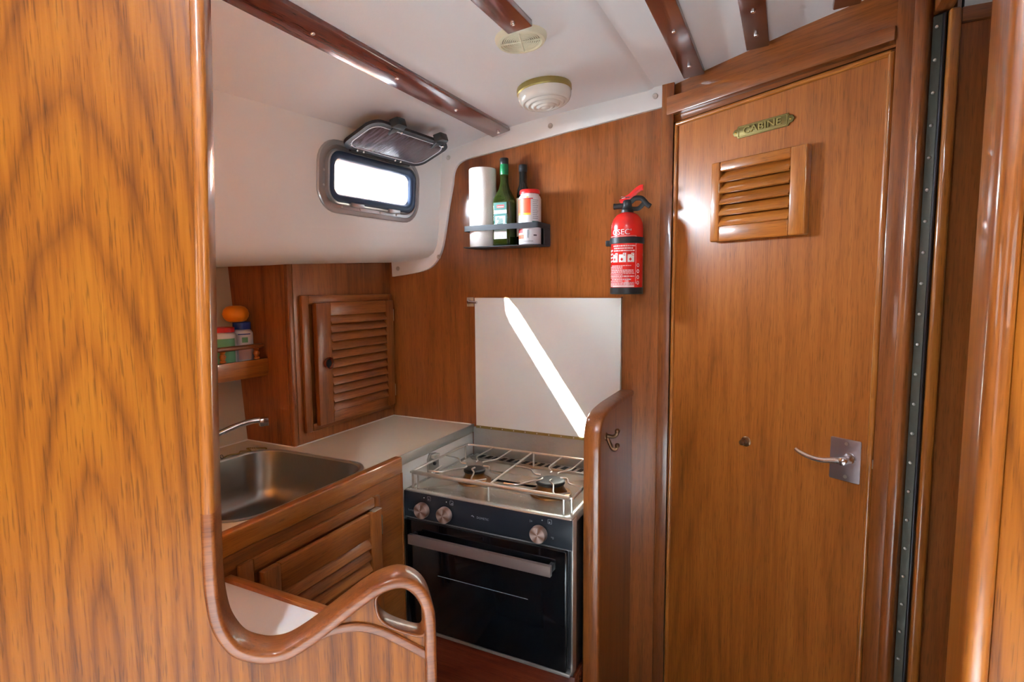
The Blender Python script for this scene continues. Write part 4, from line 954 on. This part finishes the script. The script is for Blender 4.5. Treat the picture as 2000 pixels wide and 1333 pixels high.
# ------------------------------------------------------------------ fire extinguisher
fe = thing('fire_extinguisher', 'red fire extinguisher with black strap mounted on the teak bulkhead', 'extinguisher', (-0.4255, 1.632, 1.361))
ER = 0.0465
obj('cylinder', MB().lathe([(ER - 0.001, 0.016), (ER, 0.018), (ER, 0.192), (ER - 0.0012, 0.203), (ER - 0.006, 0.217), (ER - 0.014, 0.228), (ER - 0.024, 0.2345), (ER - 0.032, 0.237)], n=56), 'red_paint', fe, local=True, ang=60)
obj('base_ring', MB().lathe([(0.0001, 0.0), (ER - 0.001, 0.0), (ER + 0.0012, 0.002), (ER + 0.0012, 0.019), (ER - 0.001, 0.0205)], n=56), 'black_plastic', fe, local=True)
va = obj('valve', MB().lathe([(0.0175, 0.233), (0.0178, 0.243), (0.015, 0.246), (0.013, 0.256), (0.013, 0.268), (0.010, 0.272), (0.0001, 0.273)], n=28), 'black_plastic', fe, local=True)
obj('nozzle', MB().lathe([(0.0085, -0.012), (0.0085, -0.034), (0.0092, -0.037), (0.0092, -0.040), (0.006, -0.040)], (0.0, 0, 0.256), 20, 'x'), 'black_plastic', va, local=True)
obj('grip', MB().tube(catmull([(0.010, 0, 0.266), (0.022, 0, 0.2755), (0.040, 0, 0.2745), (0.050, 0, 0.265), (0.0575, 0, 0.256), (0.066, 0, 0.250)], 5), 0.0048, 10, rv=0.0075), 'black_plastic', va, local=True)
obj('grip', MB().tube(catmull([(0.010, 0, 0.247), (0.024, 0, 0.2455), (0.034, 0, 0.247), (0.046, 0, 0.258), (0.052, 0, 0.262)], 4), 0.0036, 10, rv=0.0065), 'black_plastic', va, local=True)
obj('squeeze_lever', MB().tube(catmull([(-0.020, 0, 0.266), (-0.006, 0, 0.2745), (0.010, 0, 0.2835), (0.026, 0, 0.297), (0.038, 0, 0.304), (0.045, 0, 0.3045)], 5), 0.0046, 10, rv=0.0085), 'red_plastic', va, local=True, label='red squeeze lever')
obj('pull_ring', MB().tube([(-0.004 + 0.013 * math.cos(a), -0.0115 + 0.004 * math.sin(a), 0.2785 + 0.002 * math.sin(2 * a)) for a in [2 * PI * i / 20 for i in range(20)]], 0.0010, 6, closed=True), 'chrome', va, local=True)
stp = obj('strap', MB().lathe([(ER + 0.0002, 0.145), (ER + 0.0030, 0.146), (ER + 0.0030, 0.1625), (ER + 0.0002, 0.1635)], n=56), 'black_plastic', fe, local=True)
obj('buckle', MB().box(-ER - 0.016, -ER + 0.002, -0.010, 0.006, 0.141, 0.158), 'black_plastic', stp, bevel=0.003, local=True)
obj('wall_bracket', MB().box(-0.022, 0.022, ER - 0.002, 0.0515, 0.02, 0.19), 'black_plastic', fe, local=True)
# white print on the cylinder
def bent(mb, parent, ang0, z, mat, name='label_print', R=ER + 0.0004):
    for p in mb.v:
        a = math.radians(ang0) + p.x / ER; h = p.z
        p.x, p.y, p.z = (R + h) * math.cos(a), (R + h) * math.sin(a), z + p.y
    return obj(name, mb, mat, parent, local=True)
bent(text_mb("OSEC'", 0.0215, 0.0004, xs=1.05), fe, -97, 0.1765, 'print_white', 'lettering')
def bars(rows, name, mat):
    mb = MB()
    for a0, a1, z0, z1 in rows:
        n = max(2, int((a1 - a0) / 8)); vs = []
        for i in range(n + 1):
            a = math.radians(a0 + (a1 - a0) * i / n); R = ER + 0.0003
            vs += [(R * math.cos(a), R * math.sin(a), z0), (R * math.cos(a), R * math.sin(a), z1)]
        mb.add(vs, [(2 * i, 2 * i + 2, 2 * i + 3, 2 * i + 1) for i in range(n)])
    return obj(name, mb, mat, fe, local=True)
rows = [(-150, -42, 0.1655, 0.1668), (-43.5, -42, 0.03, 0.1668)]
z = 0.140
for w in ((-130, -46), (-126, -54), (-126, -48)):
    a = w[0]
    while a < w[1]:
        b = a + random.uniform(4, 12); rows.append((a, min(b, w[1]), z - 0.0036, z)); a = b + 1.6
    z -= 0.0068
z = 0.083
while z > 0.026:
    s0, s1 = random.choice(((-146, -50), (-140, -60), (-150, -48), (-148, -90)))
    hgt = random.choice((0.002, 0.0026, 0.003)); a = s0
    while a < s1:
        b = a + random.uniform(3, 11); rows.append((a, min(b, s1), z - hgt, z)); a = b + 1.5
    z -= hgt + 0.0018
rows.append((-146, -138, 0.022, 0.0255)); rows.append((-134, -48, 0.021, 0.026))
for zz in (0.128, 0.118, 0.108, 0.098): rows += [(-150, -142, zz - 0.006, zz), (-140, -133, zz - 0.004, zz)]
o_ = bars(rows, 'instruction_print', 'print_pink'); o_['kind'] = 'stuff'; o_['label'] = 'dense white instruction print'
for k_, (a0, a1, ch_) in enumerate(((-131, -109, 'A'), (-104, -78, 'B'), (-73, -49, 'C'))):
    bars([(a0, a1, 0.092, 0.114)], 'pictogram', 'print_white')
    bars([(a1 - 11, a1, 0.107, 0.118)], 'pictogram', 'print_white')
    bent(text_mb(ch_, 0.0095, 0.0003), fe, a1 - 5.5, 0.1125, 'red_plastic', 'lettering', ER + 0.0008)
    m_ = MB().prism([(-0.004, 0), (0, 0.005), (0.004, 0), (0, -0.005)], 'xy', 0, 0.0002)
    bent(m_, fe, (a0 + a1) / 2 - 2, 0.1, 'red_plastic', 'pictogram', ER + 0.0007)
for zz in (0.083, 0.066, 0.049, 0.033):
    m_ = MB().tube([(0.0035 * math.cos(a), 0.0045 * math.sin(a), 0) for a in [2 * PI * i / 12 for i in range(12)]], 0.0008, 4, closed=True)
    bent(m_, fe, -33, zz, 'print_white', 'pictogram')
